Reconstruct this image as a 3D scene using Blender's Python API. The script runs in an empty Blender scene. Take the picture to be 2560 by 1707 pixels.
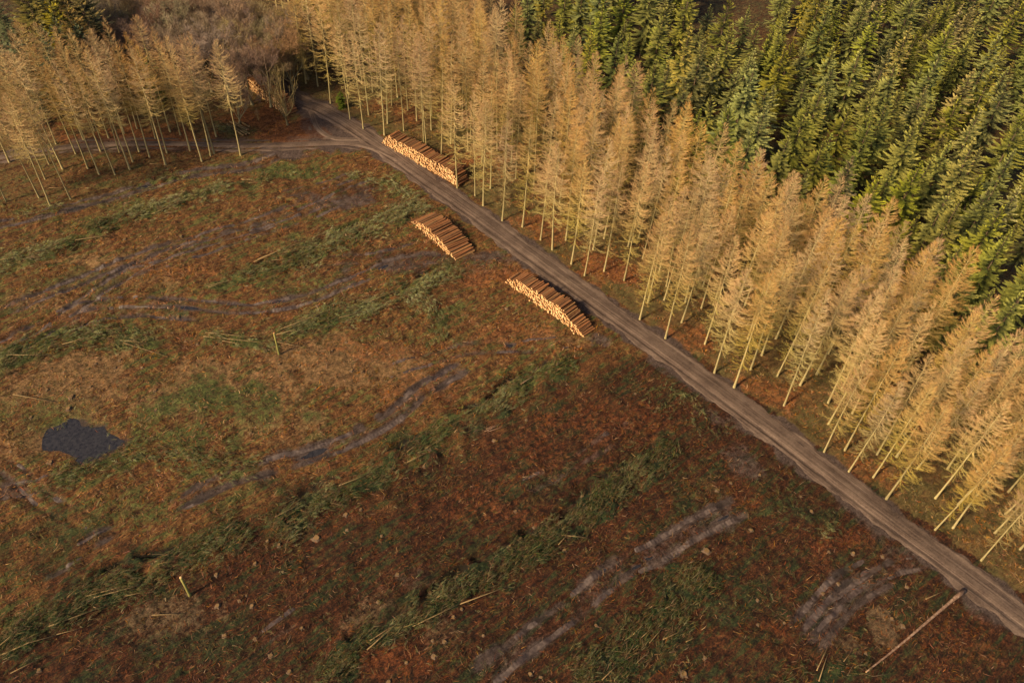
import bpy, math, random
import numpy as np
from mathutils import Vector, Matrix
RS = np.random.RandomState
PI = math.pi
scene = bpy.context.scene
# ------------------------------------------------------------------ camera
F, CAMH = 2040.0, 80.0                    # focal length in px of the 2560 px wide photograph, drone height in m
VPX, VPY = -110.0, 1924.5
ND = math.hypot(VPX, VPY)
PITCH = PI / 2 - math.atan(ND / F)
fw = np.array([0, math.cos(PITCH), -math.sin(PITCH)])
up0 = np.array([0, math.sin(PITCH), math.cos(PITCH)])
r0 = np.array([1., 0, 0])
ca, cb = -VPX / ND, VPY / ND
right = cb * r0 + ca * up0
upv = -ca * r0 + cb * up0
cam_data = bpy.data.cameras.new('camera')
cam = bpy.data.objects.new('camera', cam_data)
scene.collection.objects.link(cam)
cam.matrix_world = Matrix(((right[0], upv[0], -fw[0], 0), (right[1], upv[1], -fw[1], 0), (right[2], upv[2], -fw[2], CAMH), (0, 0, 0, 1)))
cam_data.sensor_width = 36.0
cam_data.lens = 36.0 * F / 2560.0
cam_data.clip_start = 0.5
cam_data.clip_end = 4000
scene.camera = cam
# ------------------------------------------------------------------ light
SUN_EL, SUN_AZ = math.radians(36), math.radians(38)      # shadows fall towards +x, +y
sd = Vector((math.cos(SUN_EL) * math.cos(SUN_AZ), math.cos(SUN_EL) * math.sin(SUN_AZ), -math.sin(SUN_EL)))
sun_data = bpy.data.lights.new('sun', 'SUN')
sun_data.energy = 5.0
sun_data.angle = math.radians(7.0)
sun_data.color = (1.0, 0.77, 0.47)
sun = bpy.data.objects.new('sun', sun_data)
scene.collection.objects.link(sun)
sun.rotation_euler = sd.to_track_quat('-Z', 'Y').to_euler()
world = bpy.data.worlds.new('World')
scene.world = world
world.use_nodes = True
wn = world.node_tree.nodes
sky = wn.new('ShaderNodeTexSky')
sky.sky_type = 'NISHITA'
sky.sun_disc = False
sky.sun_elevation = SUN_EL
sky.sun_rotation = math.atan2(-sd.x, -sd.y)
sky.dust_density = 3.0
world.node_tree.links.new(sky.outputs[0], wn['Background'].inputs[0])
wn['Background'].inputs[1].default_value = 0.082
vs = scene.view_settings
vs.view_transform = 'Standard'
vs.look = 'None'
vs.exposure = 0.62
vs.gamma = 1.0
scene.cycles.max_bounces = 5
scene.cycles.diffuse_bounces = 2
scene.cycles.transparent_max_bounces = 4


# ------------------------------------------------------------------ helpers
def G(x, y, z=0.0):
    """point at height z seen at pixel (x, y) of the photograph (2560 px wide)"""
    d = fw + right * (x - 1280) / F + upv * (853.5 - y) / F
    t = (z - CAMH) / d[2]
    return np.array([0, 0, CAMH]) + t * d


def D(x, y, z=0.0):
    return G(x * 1.08844, y * 1.08844, z)


def crop(ox, oy, k=0.36565):
    return lambda x, y, z=0.0: G(ox + x * k, oy + y * k, z)


C1, C2, C3 = crop(0, 0), crop(850, 0), crop(1700, 0)
C4, C5, C6 = crop(0, 570), crop(850, 570), crop(1700, 570)
C7, C8, C9 = crop(0, 1137), crop(850, 1137), crop(1700, 1137)
CA = crop(600, 0, 0.22109)
CB = crop(0, 0, 0.27211)
CL = crop(1900, 800, 0.28061)


def project(p):
    p = np.atleast_2d(np.asarray(p, float))
    q = p - np.array([0, 0, CAMH])
    k = q @ fw
    return np.stack([1280 + F * (q @ right) / k, 853.5 - F * (q @ upv) / k], 1)


def link(o):
    scene.collection.objects.link(o)
    return o


def tag(o, label=None, cat=None, group=None, kind=None):
    if label:
        o['label'] = label
    if cat:
        o['category'] = cat
    if group:
        o['group'] = group
    if kind:
        o['kind'] = kind
    return o


def empty(name, loc=(0, 0, 0), rz=0.0, s=1.0):
    o = link(bpy.data.objects.new(name, None))
    o.empty_display_size = 0.3
    o.location = loc
    o.rotation_euler = (0, 0, rz)
    o.scale = (s, s, s) if np.isscalar(s) else s
    return o


def obj(name, me, parent=None, loc=None, rot=None, scale=None):
    o = link(bpy.data.objects.new(name, me))
    if parent:
        o.parent = parent
    if loc is not None:
        o.location = loc
    if rot is not None:
        o.rotation_euler = rot
    if scale is not None:
        o.scale = scale
    return o


def mesh_np(name, V, faces, mats=(), smooth=False, cols=None, attrs=None, fmat=None):
    """mesh from vertex array and a list of index arrays (N,3)/(N,4)"""
    me = bpy.data.meshes.new(name)
    V = np.asarray(V, np.float32)
    faces = [np.asarray(f, np.int32) for f in faces if len(f)]
    loops = np.concatenate([f.ravel() for f in faces])
    sizes = np.concatenate([np.full(len(f), f.shape[1], np.int32) for f in faces])
    starts = np.concatenate([[0], np.cumsum(sizes)[:-1]]).astype(np.int32)
    me.vertices.add(len(V))
    me.vertices.foreach_set('co', V.ravel())
    me.loops.add(len(loops))
    me.loops.foreach_set('vertex_index', loops)
    me.polygons.add(len(sizes))
    me.polygons.foreach_set('loop_start', starts)
    me.polygons.foreach_set('loop_total', sizes)
    if fmat is not None:
        me.polygons.foreach_set('material_index', np.asarray(fmat, np.int32))
    me.polygons.foreach_set('use_smooth', np.full(len(sizes), bool(smooth)))
    if cols is not None:
        a = me.attributes.new('col', 'FLOAT_COLOR', 'POINT')
        c = np.ones((len(V), 4), np.float32)
        c[:, :3] = cols
        a.data.foreach_set('color', c.ravel())
    for n, d in (attrs or {}).items():
        d = np.asarray(d, np.float32)
        a = me.attributes.new(n, 'FLOAT_COLOR', 'POINT')
        c = np.ones((len(V), 4), np.float32)
        c[:, :d.shape[1]] = d
        a.data.foreach_set('color', c.ravel())
    for m in mats:
        me.materials.append(m)
    me.update(calc_edges=True)
    return me


# smooth lattice noise
def vnoise(x, y, scale, seed):
    r = RS(seed).rand(256, 256).astype(np.float32)
    u, v = np.asarray(x) / scale + 1000.3, np.asarray(y) / scale + 1000.7
    i, j = np.floor(u).astype(int), np.floor(v).astype(int)
    a, b = u - i, v - j
    a, b = a * a * (3 - 2 * a), b * b * (3 - 2 * b)
    i0, i1, j0, j1 = i & 255, (i + 1) & 255, j & 255, (j + 1) & 255
    return (r[i0, j0] * (1 - a) * (1 - b) + r[i1, j0] * a * (1 - b) + r[i0, j1] * (1 - a) * b + r[i1, j1] * a * b) - 0.5


def fbm(x, y, scale, seed, octv=4):
    s, amp = 0, 1.0
    for k in range(octv):
        s = s + amp * vnoise(x, y, scale / 2 ** k, seed + k)
        amp *= 0.5
    return s


def smooth01(t):
    t = np.clip(t, 0, 1)
    return t * t * (3 - 2 * t)


def spline(P, step=0.5):
    """Catmull-Rom through points (N,2+) resampled every step metres"""
    P = np.asarray([p[:2] for p in P], float)
    Q = np.vstack([2 * P[0] - P[1], P, 2 * P[-1] - P[-2]])
    out = []
    for i in range(1, len(Q) - 2):
        n = max(2, int(np.linalg.norm(Q[i + 1] - Q[i]) / step))
        for t in np.arange(n) / n:
            a, b, c, d = Q[i - 1], Q[i], Q[i + 1], Q[i + 2]
            out.append(0.5 * (2 * b + (c - a) * t + (2 * a - 5 * b + 4 * c - d) * t * t + (3 * b - a - 3 * c + d) * t ** 3))
    out.append(P[-1])
    return np.array(out)


def polydist(X, Y, P, reach):
    """distance, signed side distance and arc length to polyline P; points past reach keep 1e9"""
    dist = np.full(X.shape, 1e9)
    side = np.zeros(X.shape)
    arc = np.zeros(X.shape)
    s = 0.0
    for a, b in zip(P[:-1], P[1:]):
        e = b - a
        L = np.hypot(*e)
        if L < 1e-6:
            continue
        m = (X > min(a[0], b[0]) - reach) & (X < max(a[0], b[0]) + reach) & (Y > min(a[1], b[1]) - reach) & (Y < max(a[1], b[1]) + reach)
        if m.any():
            x, y = X[m] - a[0], Y[m] - a[1]
            t = np.clip((x * e[0] + y * e[1]) / L ** 2, 0, 1)
            dx, dy = x - t * e[0], y - t * e[1]
            d = np.hypot(dx, dy)
            sg = np.sign(e[0] * dy - e[1] * dx)
            better = d < dist[m]
            dm, sm, am = dist[m], side[m], arc[m]
            dm[better] = d[better]
            sm[better] = (d * sg)[better]
            am[better] = (s + t * L)[better]
            dist[m], side[m], arc[m] = dm, sm, am
        s += L
    return dist, side, arc


def unit(v):
    return v / (np.linalg.norm(v, axis=-1, keepdims=True) + 1e-9)


ONES = 'zeroth first second third fourth fifth sixth seventh eighth ninth tenth eleventh twelfth thirteenth fourteenth fifteenth sixteenth seventeenth eighteenth nineteenth'.split()
TENS = {2: 'twenty', 3: 'thirty', 4: 'forty', 5: 'fifty', 6: 'sixty', 7: 'seventy', 8: 'eighty', 9: 'ninety'}


def nth(n):
    if n < 20:
        return ONES[n]
    t, u = divmod(n, 10)
    return TENS[t][:-1] + 'ieth' if u == 0 else TENS[t] + '-' + ONES[u]


# ------------------------------------------------------------------ materials
def new_mat(name):
    m = bpy.data.materials.new(name)
    m.use_nodes = True
    nt = m.node_tree
    b = nt.nodes['Principled BSDF']
    b.inputs['Roughness'].default_value = 0.85
    b.inputs['Specular IOR Level'].default_value = 0.2
    return m, nt, b


class NT:
    """tiny node graph helper"""
    def __init__(self, nt):
        self.nt = nt

    def n(self, t, **kw):
        x = self.nt.nodes.new(t)
        for k, v in kw.items():
            setattr(x, k, v)
        return x

    def l(self, a, b):
        self.nt.links.new(a, b)

    def attr(self, name):
        return self.n('ShaderNodeAttribute', attribute_name=name)

    def noise(self, scale, detail=4, rough=0.6, vec=None, dist=0.0):
        x = self.n('ShaderNodeTexNoise')
        x.inputs['Scale'].default_value = scale
        x.inputs['Detail'].default_value = detail
        x.inputs['Roughness'].default_value = rough
        x.inputs['Distortion'].default_value = dist
        if vec is not None:
            self.l(vec, x.inputs['Vector'])
        return x.outputs[0]

    def ramp(self, fac, stops):
        x = self.n('ShaderNodeValToRGB')
        e = x.color_ramp.elements
        while len(e) < len(stops):
            e.new(0.5)
        for el, (p, c) in zip(e, stops):
            el.position = p
            el.color = (*c, 1) if not np.isscalar(c) else (c, c, c, 1)
        self.l(fac, x.inputs[0])
        return x.outputs[0]

    def mix(self, fac, a, b, mode='MIX'):
        x = self.n('ShaderNodeMix', data_type='RGBA', blend_type=mode)
        x.clamp_factor = True
        for sock, v in ((x.inputs[0], fac), (x.inputs[6], a), (x.inputs[7], b)):
            if isinstance(v, (int, float)):
                sock.default_value = v
            elif isinstance(v, tuple):
                sock.default_value = (*v, 1)
            else:
                self.l(v, sock)
        return x.outputs[2]

    def math(self, op, a, b=None, c=None, clamp=False):
        x = self.n('ShaderNodeMath', operation=op, use_clamp=clamp)
        for sock, v in zip(x.inputs, (a, b, c)):
            if v is None:
                continue
            if isinstance(v, (int, float)):
                sock.default_value = v
            else:
                self.l(v, sock)
        return x.outputs[0]

    def bump(self, h, strength, dist=0.1, bsdf=None):
        x = self.n('ShaderNodeBump')
        x.inputs['Strength'].default_value = strength
        x.inputs['Distance'].default_value = dist
        self.l(h, x.inputs['Height'])
        if bsdf:
            self.l(x.outputs[0], bsdf.inputs['Normal'])
        return x.outputs[0]


def foliage_mat(name, hue=0.02, val=0.25, sat=0.2, transl=0.0, rough=0.7, island=False):
    """takes the colour each vertex carries, varied from tree to tree"""
    m, nt, b = new_mat(name)
    g = NT(nt)
    a = g.attr('col').outputs['Color']
    if island:
        rnd = g.n('ShaderNodeNewGeometry').outputs['Random Per Island']
    else:
        rnd = g.n('ShaderNodeObjectInfo').outputs['Random']
    hs = g.n('ShaderNodeHueSaturation')
    g.l(a, hs.inputs['Color'])
    mr = lambda lo, hi, src: g.math('MULTIPLY_ADD', src, hi - lo, lo)
    r2 = g.math('FRACT', g.math('MULTIPLY', rnd, 7.31))
    r3 = g.math('FRACT', g.math('MULTIPLY', rnd, 13.7))
    g.l(mr(0.5 - hue, 0.5 + hue, rnd), hs.inputs['Hue'])
    g.l(mr(1 - val, 1 + val, r2), hs.inputs['Value'])
    g.l(mr(1 - sat, 1 + sat, r3), hs.inputs['Saturation'])
    g.l(hs.outputs[0], b.inputs['Base Color'])
    b.inputs['Roughness'].default_value = rough
    b.inputs['Specular IOR Level'].default_value = 0.15
    if transl:
        tr = g.n('ShaderNodeBsdfTranslucent')
        g.l(hs.outputs[0], tr.inputs['Color'])
        ms = g.n('ShaderNodeMixShader')
        ms.inputs[0].default_value = transl
        g.l(b.outputs[0], ms.inputs[1])
        g.l(tr.outputs[0], ms.inputs[2])
        g.l(ms.outputs[0], nt.nodes['Material Output'].inputs['Surface'])
    return m


M_LARCH = foliage_mat('larch_twigs', 0.006, 0.2, 0.12)
M_SPRUCE = foliage_mat('spruce_needles', 0.02, 0.28, 0.15, transl=0.12)
M_BROAD = foliage_mat('broadleaf_twigs', 0.02, 0.2, 0.2)
M_BRASH = foliage_mat('brash_needles', 0.02, 0.35, 0.2, island=True, transl=0.08)
M_STICK = foliage_mat('stick_wood', 0.015, 0.35, 0.2, island=True)


def bark_mat(name, c0, c1, c2, scale=6.0):
    m, nt, b = new_mat(name)
    g = NT(nt)
    tc = g.n('ShaderNodeTexCoord').outputs['Object']
    mp = g.n('ShaderNodeMapping')
    mp.inputs['Scale'].default_value = (1, 1, 0.25)
    g.l(tc, mp.inputs['Vector'])
    n1 = g.noise(scale, 5, 0.65, mp.outputs[0])
    c = g.ramp(n1, [(0.3, c0), (0.5, c1), (0.72, c2)])
    rnd = g.n('ShaderNodeObjectInfo').outputs['Random']
    hs = g.n('ShaderNodeHueSaturation')
    g.l(c, hs.inputs['Color'])
    g.l(g.math('MULTIPLY_ADD', rnd, 0.35, 0.83), hs.inputs['Value'])
    g.l(hs.outputs[0], b.inputs['Base Color'])
    g.bump(n1, 0.5, 0.03, b)
    return m


M_LTRUNK = bark_mat('larch_bark', (0.20, 0.15, 0.065), (0.32, 0.255, 0.115), (0.41, 0.34, 0.165))
M_STRUNK = bark_mat('spruce_bark', (0.05, 0.03, 0.02), (0.10, 0.065, 0.04), (0.16, 0.11, 0.07))
M_BTRUNK = bark_mat('broadleaf_bark', (0.12, 0.10, 0.05), (0.22, 0.18, 0.09), (0.30, 0.26, 0.15))
M_MOSSY = bark_mat('mossy_bark', (0.12, 0.11, 0.03), (0.20, 0.18, 0.05), (0.27, 0.23, 0.08))
M_POLE = bark_mat('peeled_pole', (0.10, 0.062, 0.027), (0.17, 0.112, 0.05), (0.26, 0.175, 0.085))
M_FALLEN = bark_mat('fallen_bark', (0.09, 0.05, 0.032), (0.19, 0.11, 0.07), (0.36, 0.26, 0.18), 3.0)


def log_mats():
    m, nt, b = new_mat('log_bark')
    g = NT(nt)
    r = g.math('FRACT', g.math('ADD', g.n('ShaderNodeObjectInfo').outputs['Random'], g.n('ShaderNodeNewGeometry').outputs['Random Per Island']))
    tc = g.n('ShaderNodeTexCoord').outputs['Object']
    n1 = g.noise(5.0, 5, 0.7, tc)
    c = g.ramp(r, [(0.0, (0.06, 0.025, 0.012)), (0.35, (0.16, 0.055, 0.02)), (0.6, (0.24, 0.085, 0.03)), (0.8, (0.22, 0.12, 0.045)), (1.0, (0.10, 0.05, 0.028))])
    c = g.mix(g.ramp(n1, [(0.42, 0.0), (0.7, 1.0)]), c, (0.30, 0.16, 0.07))
    g.l(c, b.inputs['Base Color'])
    g.bump(n1, 0.4, 0.02, b)
    m2, nt, b = new_mat('log_cut_end')
    g = NT(nt)
    r = g.math('FRACT', g.math('ADD', g.n('ShaderNodeObjectInfo').outputs['Random'], g.n('ShaderNodeNewGeometry').outputs['Random Per Island']))
    n1 = g.noise(9.0, 3, 0.6, g.n('ShaderNodeTexCoord').outputs['Object'])
    c = g.ramp(r, [(0.0, (0.46, 0.22, 0.085)), (0.3, (0.66, 0.38, 0.165)), (0.7, (0.76, 0.50, 0.25)), (1.0, (0.58, 0.31, 0.13))])
    c = g.mix(g.ramp(n1, [(0.5, 0.0), (0.8, 0.5)]), c, (0.45, 0.2, 0.07))
    g.l(c, b.inputs['Base Color'])
    return m, m2


M_LOG, M_END = log_mats()
M_CUT = bark_mat('weathered_cut', (0.085, 0.046, 0.018), (0.155, 0.09, 0.037), (0.24, 0.155, 0.07))

# ------------------------------------------------------------------ layout lines (photo pixels -> ground)
ROAD = spline([D(2620, 1630), D(2500, 1540), D(2352, 1425), D(2200, 1310), D(2000, 1163), D(1800, 1010), D(1600, 862), D(1400, 717), D(1200, 572), D(1050, 462), D(950, 392),
               D(860, 326), D(790, 280), D(735, 250), D(690, 230), D(640, 190), D(570, 120), D(480, 40)])
SPUR = spline([D(905, 362), D(850, 338), D(790, 328), D(720, 330), D(640, 333), D(540, 334), D(400, 330), D(250, 332), D(120, 342), D(0, 362), D(-120, 385)])
LOOP = spline([D(830, 320), D(770, 318), D(735, 300), D(722, 275), D(712, 245)])
# (points in display px, half width m, strength, paired wheel ruts)
TRACKS = [
    ([D(380, 1172), D(500, 1112), D(620, 1072), D(720, 1042), D(800, 1010), D(900, 955), D(980, 890), D(1080, 830)], 1.5, 1.0),
    ([D(1080, 1580), D(1200, 1480), D(1320, 1390), D(1420, 1310), D(1500, 1270), D(1600, 1210), D(1715, 1155)], 1.8, 1.0),
    ([D(1835, 1480), D(1900, 1405), D(1960, 1345), D(2040, 1300)], 2.4, 1.0),
    ([D(1900, 1410), D(1990, 1340), D(2060, 1300), D(2140, 1290)], 1.2, 0.8),
    ([D(-40, 815), D(60, 760), D(140, 720), D(230, 695), D(380, 690), D(560, 705), D(680, 690), D(800, 650), D(920, 600), D(1040, 592)], 1.5, 0.85),
    ([D(60, 790), D(250, 650), D(360, 590), D(470, 555), D(600, 520), D(720, 475), D(820, 432), D(890, 408)], 1.5, 0.75),
    ([D(240, 640), D(420, 590), D(560, 545), D(700, 498), D(800, 455)], 1.5, 0.55),
    ([D(80, 1325), D(200, 1250), D(290, 1200)], 1.3, 0.8),
    ([D(-30, 1135), D(60, 1120), D(150, 1100)], 1.5, 0.9),
    ([D(-40, 520), D(60, 500), D(200, 465), D(330, 430), D(430, 400), D(560, 380), D(660, 350)], 1.5, 0.95),
    ([D(660, 620), D(760, 600), D(880, 590), D(980, 560)], 1.6, 0.5),
    ([D(860, 860), D(960, 830), D(1080, 800), D(1250, 790), D(1330, 780)], 1.6, 0.5),
    ([D(560, 1490), D(640, 1440), D(720, 1390)], 1.3, 0.4),
    ([D(-20, 725), D(150, 655), D(330, 585), D(520, 530), D(700, 470)], 1.5, 0.8),
    ([D(40, 830), D(200, 730), D(330, 712), D(470, 722)], 1.5, 0.8),
    ([D(600, 455), D(740, 425), D(850, 392)], 1.5, 0.7),
    ([D(-20, 1060), D(40, 1090), D(120, 1160), D(240, 1210)], 1.4, 0.6),
    ([D(1180, 1130), D(1280, 1080), D(1400, 1010), D(1480, 960)], 1.4, 0.45),
]
TRACKS = [(spline(p), w, s) for p, w, s in TRACKS]
# windrows of brash: points, half width m, density
BRASH = [
    ([D(-20, 605), D(60, 590), D(150, 560), D(260, 512), D(400, 468), D(500, 442), D(620, 412)], 1.5, 1.0, 'thin pale green windrow of brash highest up the clearing'),
    ([D(470, 662), D(600, 625), D(720, 580), D(850, 522), D(975, 470)], 1.9, 1.1, 'pale green windrow of brash ending by the bark-topped log stack'),
    ([D(640, 772), D(760, 732), D(870, 702), D(960, 660), D(1050, 615)], 1.7, 1.0, 'green windrow of brash starting beside the upper standing stub'),
    ([D(-20, 850), D(90, 795), D(200, 772), D(300, 778), D(375, 802)], 1.7, 1.0, 'curved green windrow of brash above the dark pond'),
    ([D(470, 770), D(550, 780), D(640, 800)], 1.0, 0.8, 'short clump of brash under crossed pale poles'),
    ([D(620, 1222), D(720, 1165), D(860, 1100), D(960, 1030), D(1080, 960), D(1200, 890), D(1310, 830)], 1.7, 1.1, 'long green windrow of brash across the middle of the clearing'),
    ([D(-30, 1510), D(120, 1420), D(250, 1350), D(400, 1300), D(560, 1215)], 1.9, 1.1, 'thick green windrow of brash behind the lower standing stub'),
    ([D(700, 1580), D(850, 1480), D(980, 1400), D(1150, 1300), D(1300, 1220), D(1400, 1130), D(1500, 1060), D(1545, 1015)], 1.5, 1.1, 'dark green windrow of brash running between two muddy ruts'),
    ([D(1330, 1580), D(1430, 1500), D(1520, 1410), D(1620, 1320)], 2.2, 0.95, 'broad dark green bed of brash beside the lower rutted track'),
    ([D(1800, 1590), D(1900, 1545), D(1990, 1530)], 1.0, 1.0, 'small green heap of brash near foot of the fallen trunk'),
    ([D(60, 1130), D(200, 1075), D(330, 1050), D(480, 1070), D(600, 1080)], 1.6, 0.6, 'loose green brash strewn below the dark pond'),
    ([D(940, 660), D(1000, 720), D(985, 790)], 1.9, 0.65, 'loose patch of green brash below the middle log stacks'),
    ([D(300, 432), D(360, 420), D(420, 408)], 1.0, 0.9, 'pale brash heap at foot of the upper grove'),
    ([D(150, 478), D(70, 490), D(0, 470)], 1.0, 0.6, 'thin brash under the leftmost grove trunks'),
    ([C1(1480, 900), C1(1560, 900), C1(1650, 930)], 1.2, 1.0, 'green brash heap beside small cut logs on the spur'),
    ([D(800, 400), D(880, 420), D(960, 450)], 1.2, 0.5, 'sparse dark brash along the road verge at the bend'),
    ([D(1500, 950), D(1560, 900), D(1640, 1000)], 1.4, 0.35, 'sparse dark brash beside the straight road'),
    ([D(1760, 1130), D(1850, 1190), D(1920, 1230)], 1.5, 0.4, 'sparse dark brash by the road near the lower ruts'),
]
BRASH = [(spline(p), w, dn, lab) for p, w, dn, lab in BRASH]
POND_PX = [(92, 1005), (110, 985), (140, 975), (165, 962), (185, 968), (205, 985), (235, 982), (262, 1000), (300, 1008), (285, 1022), (262, 1038), (240, 1052), (205, 1060), (180, 1062), (168, 1045), (140, 1035), (100, 1030)]
POND = np.array([D(*p)[:2] for p in POND_PX])
PUDDLES = [(725, 1038, 1.9, 0.5), (1490, 1280, 0.9, 0.26), (1385, 1310, 0.6, 0.22), (1665, 1187, 1.1, 0.22), (1172, 792, 0.5, 0.3), (90, 500, 1.9, 0.45), (170, 478, 1.6, 0.4), (330, 428, 1.2, 0.4), (430, 705, 1.5, 0.3), (640, 690, 1.3, 0.3), (1462, 1300, 0.7, 0.2), (880, 612, 1.0, 0.3)]
# blobs of ground cover and of painted shade: display x, y, radius across, radius away (m), which, weight
BLOBS = [
    (800, 840, 11, 5, 'tan', 1.0), (500, 900, 12, 6, 'tan', 0.8), (180, 880, 9, 6, 'tan', 0.9), (300, 620, 14, 5, 'tan', 0.55), (150, 690, 9, 3, 'tan', 0.5), (420, 1420, 6, 2.5, 'tan', 0.6), (900, 1430, 6, 2.5, 'tan', 0.55),
    (1060, 980, 6, 3, 'tan', 0.35), (1290, 780, 3.5, 1.5, 'tan', 0.6), (2030, 1440, 2.5, 1.5, 'tan', 0.8), (1960, 1480, 2, 1.2, 'tan', 0.7), (620, 990, 8, 3, 'tan', 0.4), (60, 1010, 5, 4, 'tan', 0.6),
    (500, 920, 9, 4, 'grn', 0.7), (400, 1000, 8, 4, 'grn', 0.6), (100, 960, 6, 4, 'grn', 0.5), (200, 650, 10, 3, 'grn', 0.5), (700, 660, 8, 3, 'grn', 0.45), (330, 470, 9, 2.5, 'grn', 0.5), (650, 390, 8, 2, 'grn', 0.7), (120, 1240, 5, 3, 'grn', 0.5), (300, 1180, 7, 3, 'grn', 0.5), (1000, 1060, 6, 3, 'grn', 0.4), (700, 1130, 5, 3, 'grn', 0.4), (1600, 1150, 4, 4, 'grn', 0.5), (1700, 1400, 5, 3, 'grn', 0.5), (1130, 700, 4, 2, 'grn', 0.3), (600, 560, 7, 2, 'grn', 0.35), (480, 1480, 6, 2, 'grn', 0.5), (1240, 1120, 4, 2, 'grn', 0.4), (1850, 1180, 4, 2, 'grn', 0.6),
    (700, 300, 8, 5, 'org', 1.0), (610, 280, 8, 5, 'org', 0.8), (330, 310, 16, 4, 'org', 0.7), (1150, 640, 7, 2, 'org', 0.7), (880, 700, 5, 2, 'org', 0.4), (850, 800, 6, 2, 'org', 0.5), (1400, 980, 8, 4, 'org', 0.5), (1190, 760, 6, 2, 'org', 0.5), (950, 900, 6, 3, 'org', 0.5), (1240, 1040, 6, 3, 'org', 0.45), (1100, 1150, 7, 3, 'org', 0.45), (1650, 1130, 4, 2, 'org', 0.6), (1930, 1230, 5, 2, 'org', 0.55), (1760, 1440, 3, 1.5, 'org', 0.6), (860, 1500, 6, 2, 'org', 0.6), (100, 560, 8, 2, 'org', 0.3), (420, 620, 9, 2, 'org', 0.5), (2200, 1480, 5, 3, 'org', 0.4), (250, 1130, 5, 2, 'org', 0.35),
    (1390, 625, 5, 3, 'org', 0.9), (1240, 520, 5, 3, 'org', 0.6), (1600, 780, 4, 3, 'org', 0.6), (1780, 900, 5, 3, 'org', 0.6), (2000, 1080, 4, 3, 'org', 0.5), (1100, 360, 6, 4, 'org', 0.7), (950, 250, 6, 4, 'org', 0.6), (1300, 420, 8, 6, 'org', 0.6), (1600, 560, 8, 6, 'org', 0.5),
    (1250, 1350, 26, 9, 'shade_drk', 0.9), (1900, 1300, 14, 9, 'shade_drk', 0.85), (1500, 1050, 12, 8, 'shade_drk', 0.7), (2200, 1500, 10, 6, 'shade_drk', 0.9), (300, 1500, 16, 3, 'shade_drk', 0.5), (150, 1250, 9, 4, 'shade_drk', 0.5), (900, 600, 10, 3, 'shade_drk', 0.5), (1650, 1500, 12, 5, 'shade_drk', 0.9), (800, 440, 9, 3, 'shade_drk', 0.5),
    (1050, 610, 6, 2, 'mud', 0.35), (900, 615, 6, 2, 'mud', 0.5), (760, 460, 7, 2, 'mud', 0.6), (830, 430, 4, 1.5, 'mud', 0.4), (1130, 590, 3, 1.5, 'mud', 0.6), (1390, 780, 2, 1.2, 'mud', 0.6), (2090, 1270, 3, 1.2, 'mud', 0.45), (1640, 960, 2.2, 3.2, 'mud', 0.5), (1700, 1050, 2.2, 3, 'mud', 0.5), (950, 1340, 3, 1.5, 'mud', 0.3), (660, 345, 4, 2, 'mud', 0.9), (760, 330, 4, 2.5, 'mud', 0.8), (60, 1130, 3, 1.5, 'mud', 0.6),
]
FOREST_EDGE = np.array([p[:2] for p in (G(2700, 1560), G(2560, 1468), G(2290, 1262), G(1990, 1022), G(1700, 812), G(1480, 630), G(1300, 510), G(1120, 400), G(960, 300), G(870, 240), G(800, 190), G(700, 90), G(560, -40))])
GROVE_EDGE = np.array([p[:2] for p in (G(-200, 560), G(0, 490), G(130, 520), G(200, 510), G(420, 425), G(620, 400), G(720, 362))])


# ------------------------------------------------------------------ ground
def axis(lo, f0, f1, hi, step):
    a = [f0]
    s = step
    while a[-1] > lo:
        s *= 1.22
        a.append(a[-1] - s)
    b = [f1]
    s = step
    while b[-1] < hi:
        s *= 1.22
        b.append(b[-1] + s)
    return np.concatenate([a[::-1][:-1], np.arange(f0, f1, step), b])


gx = axis(-1500, -74, 58, 1500, 0.25)
gy = axis(-600, 24, 124, 1500, 0.25)
X, Y = np.meshgrid(gx, gy, indexing='ij')
fine = smooth01((76 - np.abs(X + 8)) / 8) * smooth01((Y - 18) / 6) * smooth01((130 - Y) / 8)
Zg = 0.35 * fbm(X, Y, 18, 3, 3) + fine * (0.36 * fbm(X, Y, 3.2, 11, 4) + 0.27 * fbm(X, Y, 1.0, 17, 2))
Zg += smooth01((np.hypot(X, Y - 80) - 260) / 600) * 10 * fbm(X, Y, 160, 5, 3)
mud = np.zeros(X.shape)
grn = np.zeros(X.shape)
tan = np.zeros(X.shape)
org = np.zeros(X.shape)
wet = np.zeros(X.shape)
shade_drk = np.zeros(X.shape)
M = dict(mud=mud, grn=grn, tan=tan, org=org, shade_drk=shade_drk)
edge_n = fbm(X, Y, 2.4, 31, 4)
shade_drk[:] = 0.95 * smooth01((70 - Y + 0.60 * (X + 10)) / 24 + 0.5 * edge_n)  # soft shade painted over redder litter, deepening towards the lower right
for px, py, rx, ry, key, wgt in BLOBS:
    c = D(px, py)
    q = ((X - c[0]) / rx) ** 2 + ((Y - c[1]) / ry) ** 2
    M[key][:] = np.maximum(M[key], wgt * smooth01(1.35 - np.sqrt(q) * 0.9 + 1.1 * edge_n))
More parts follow.
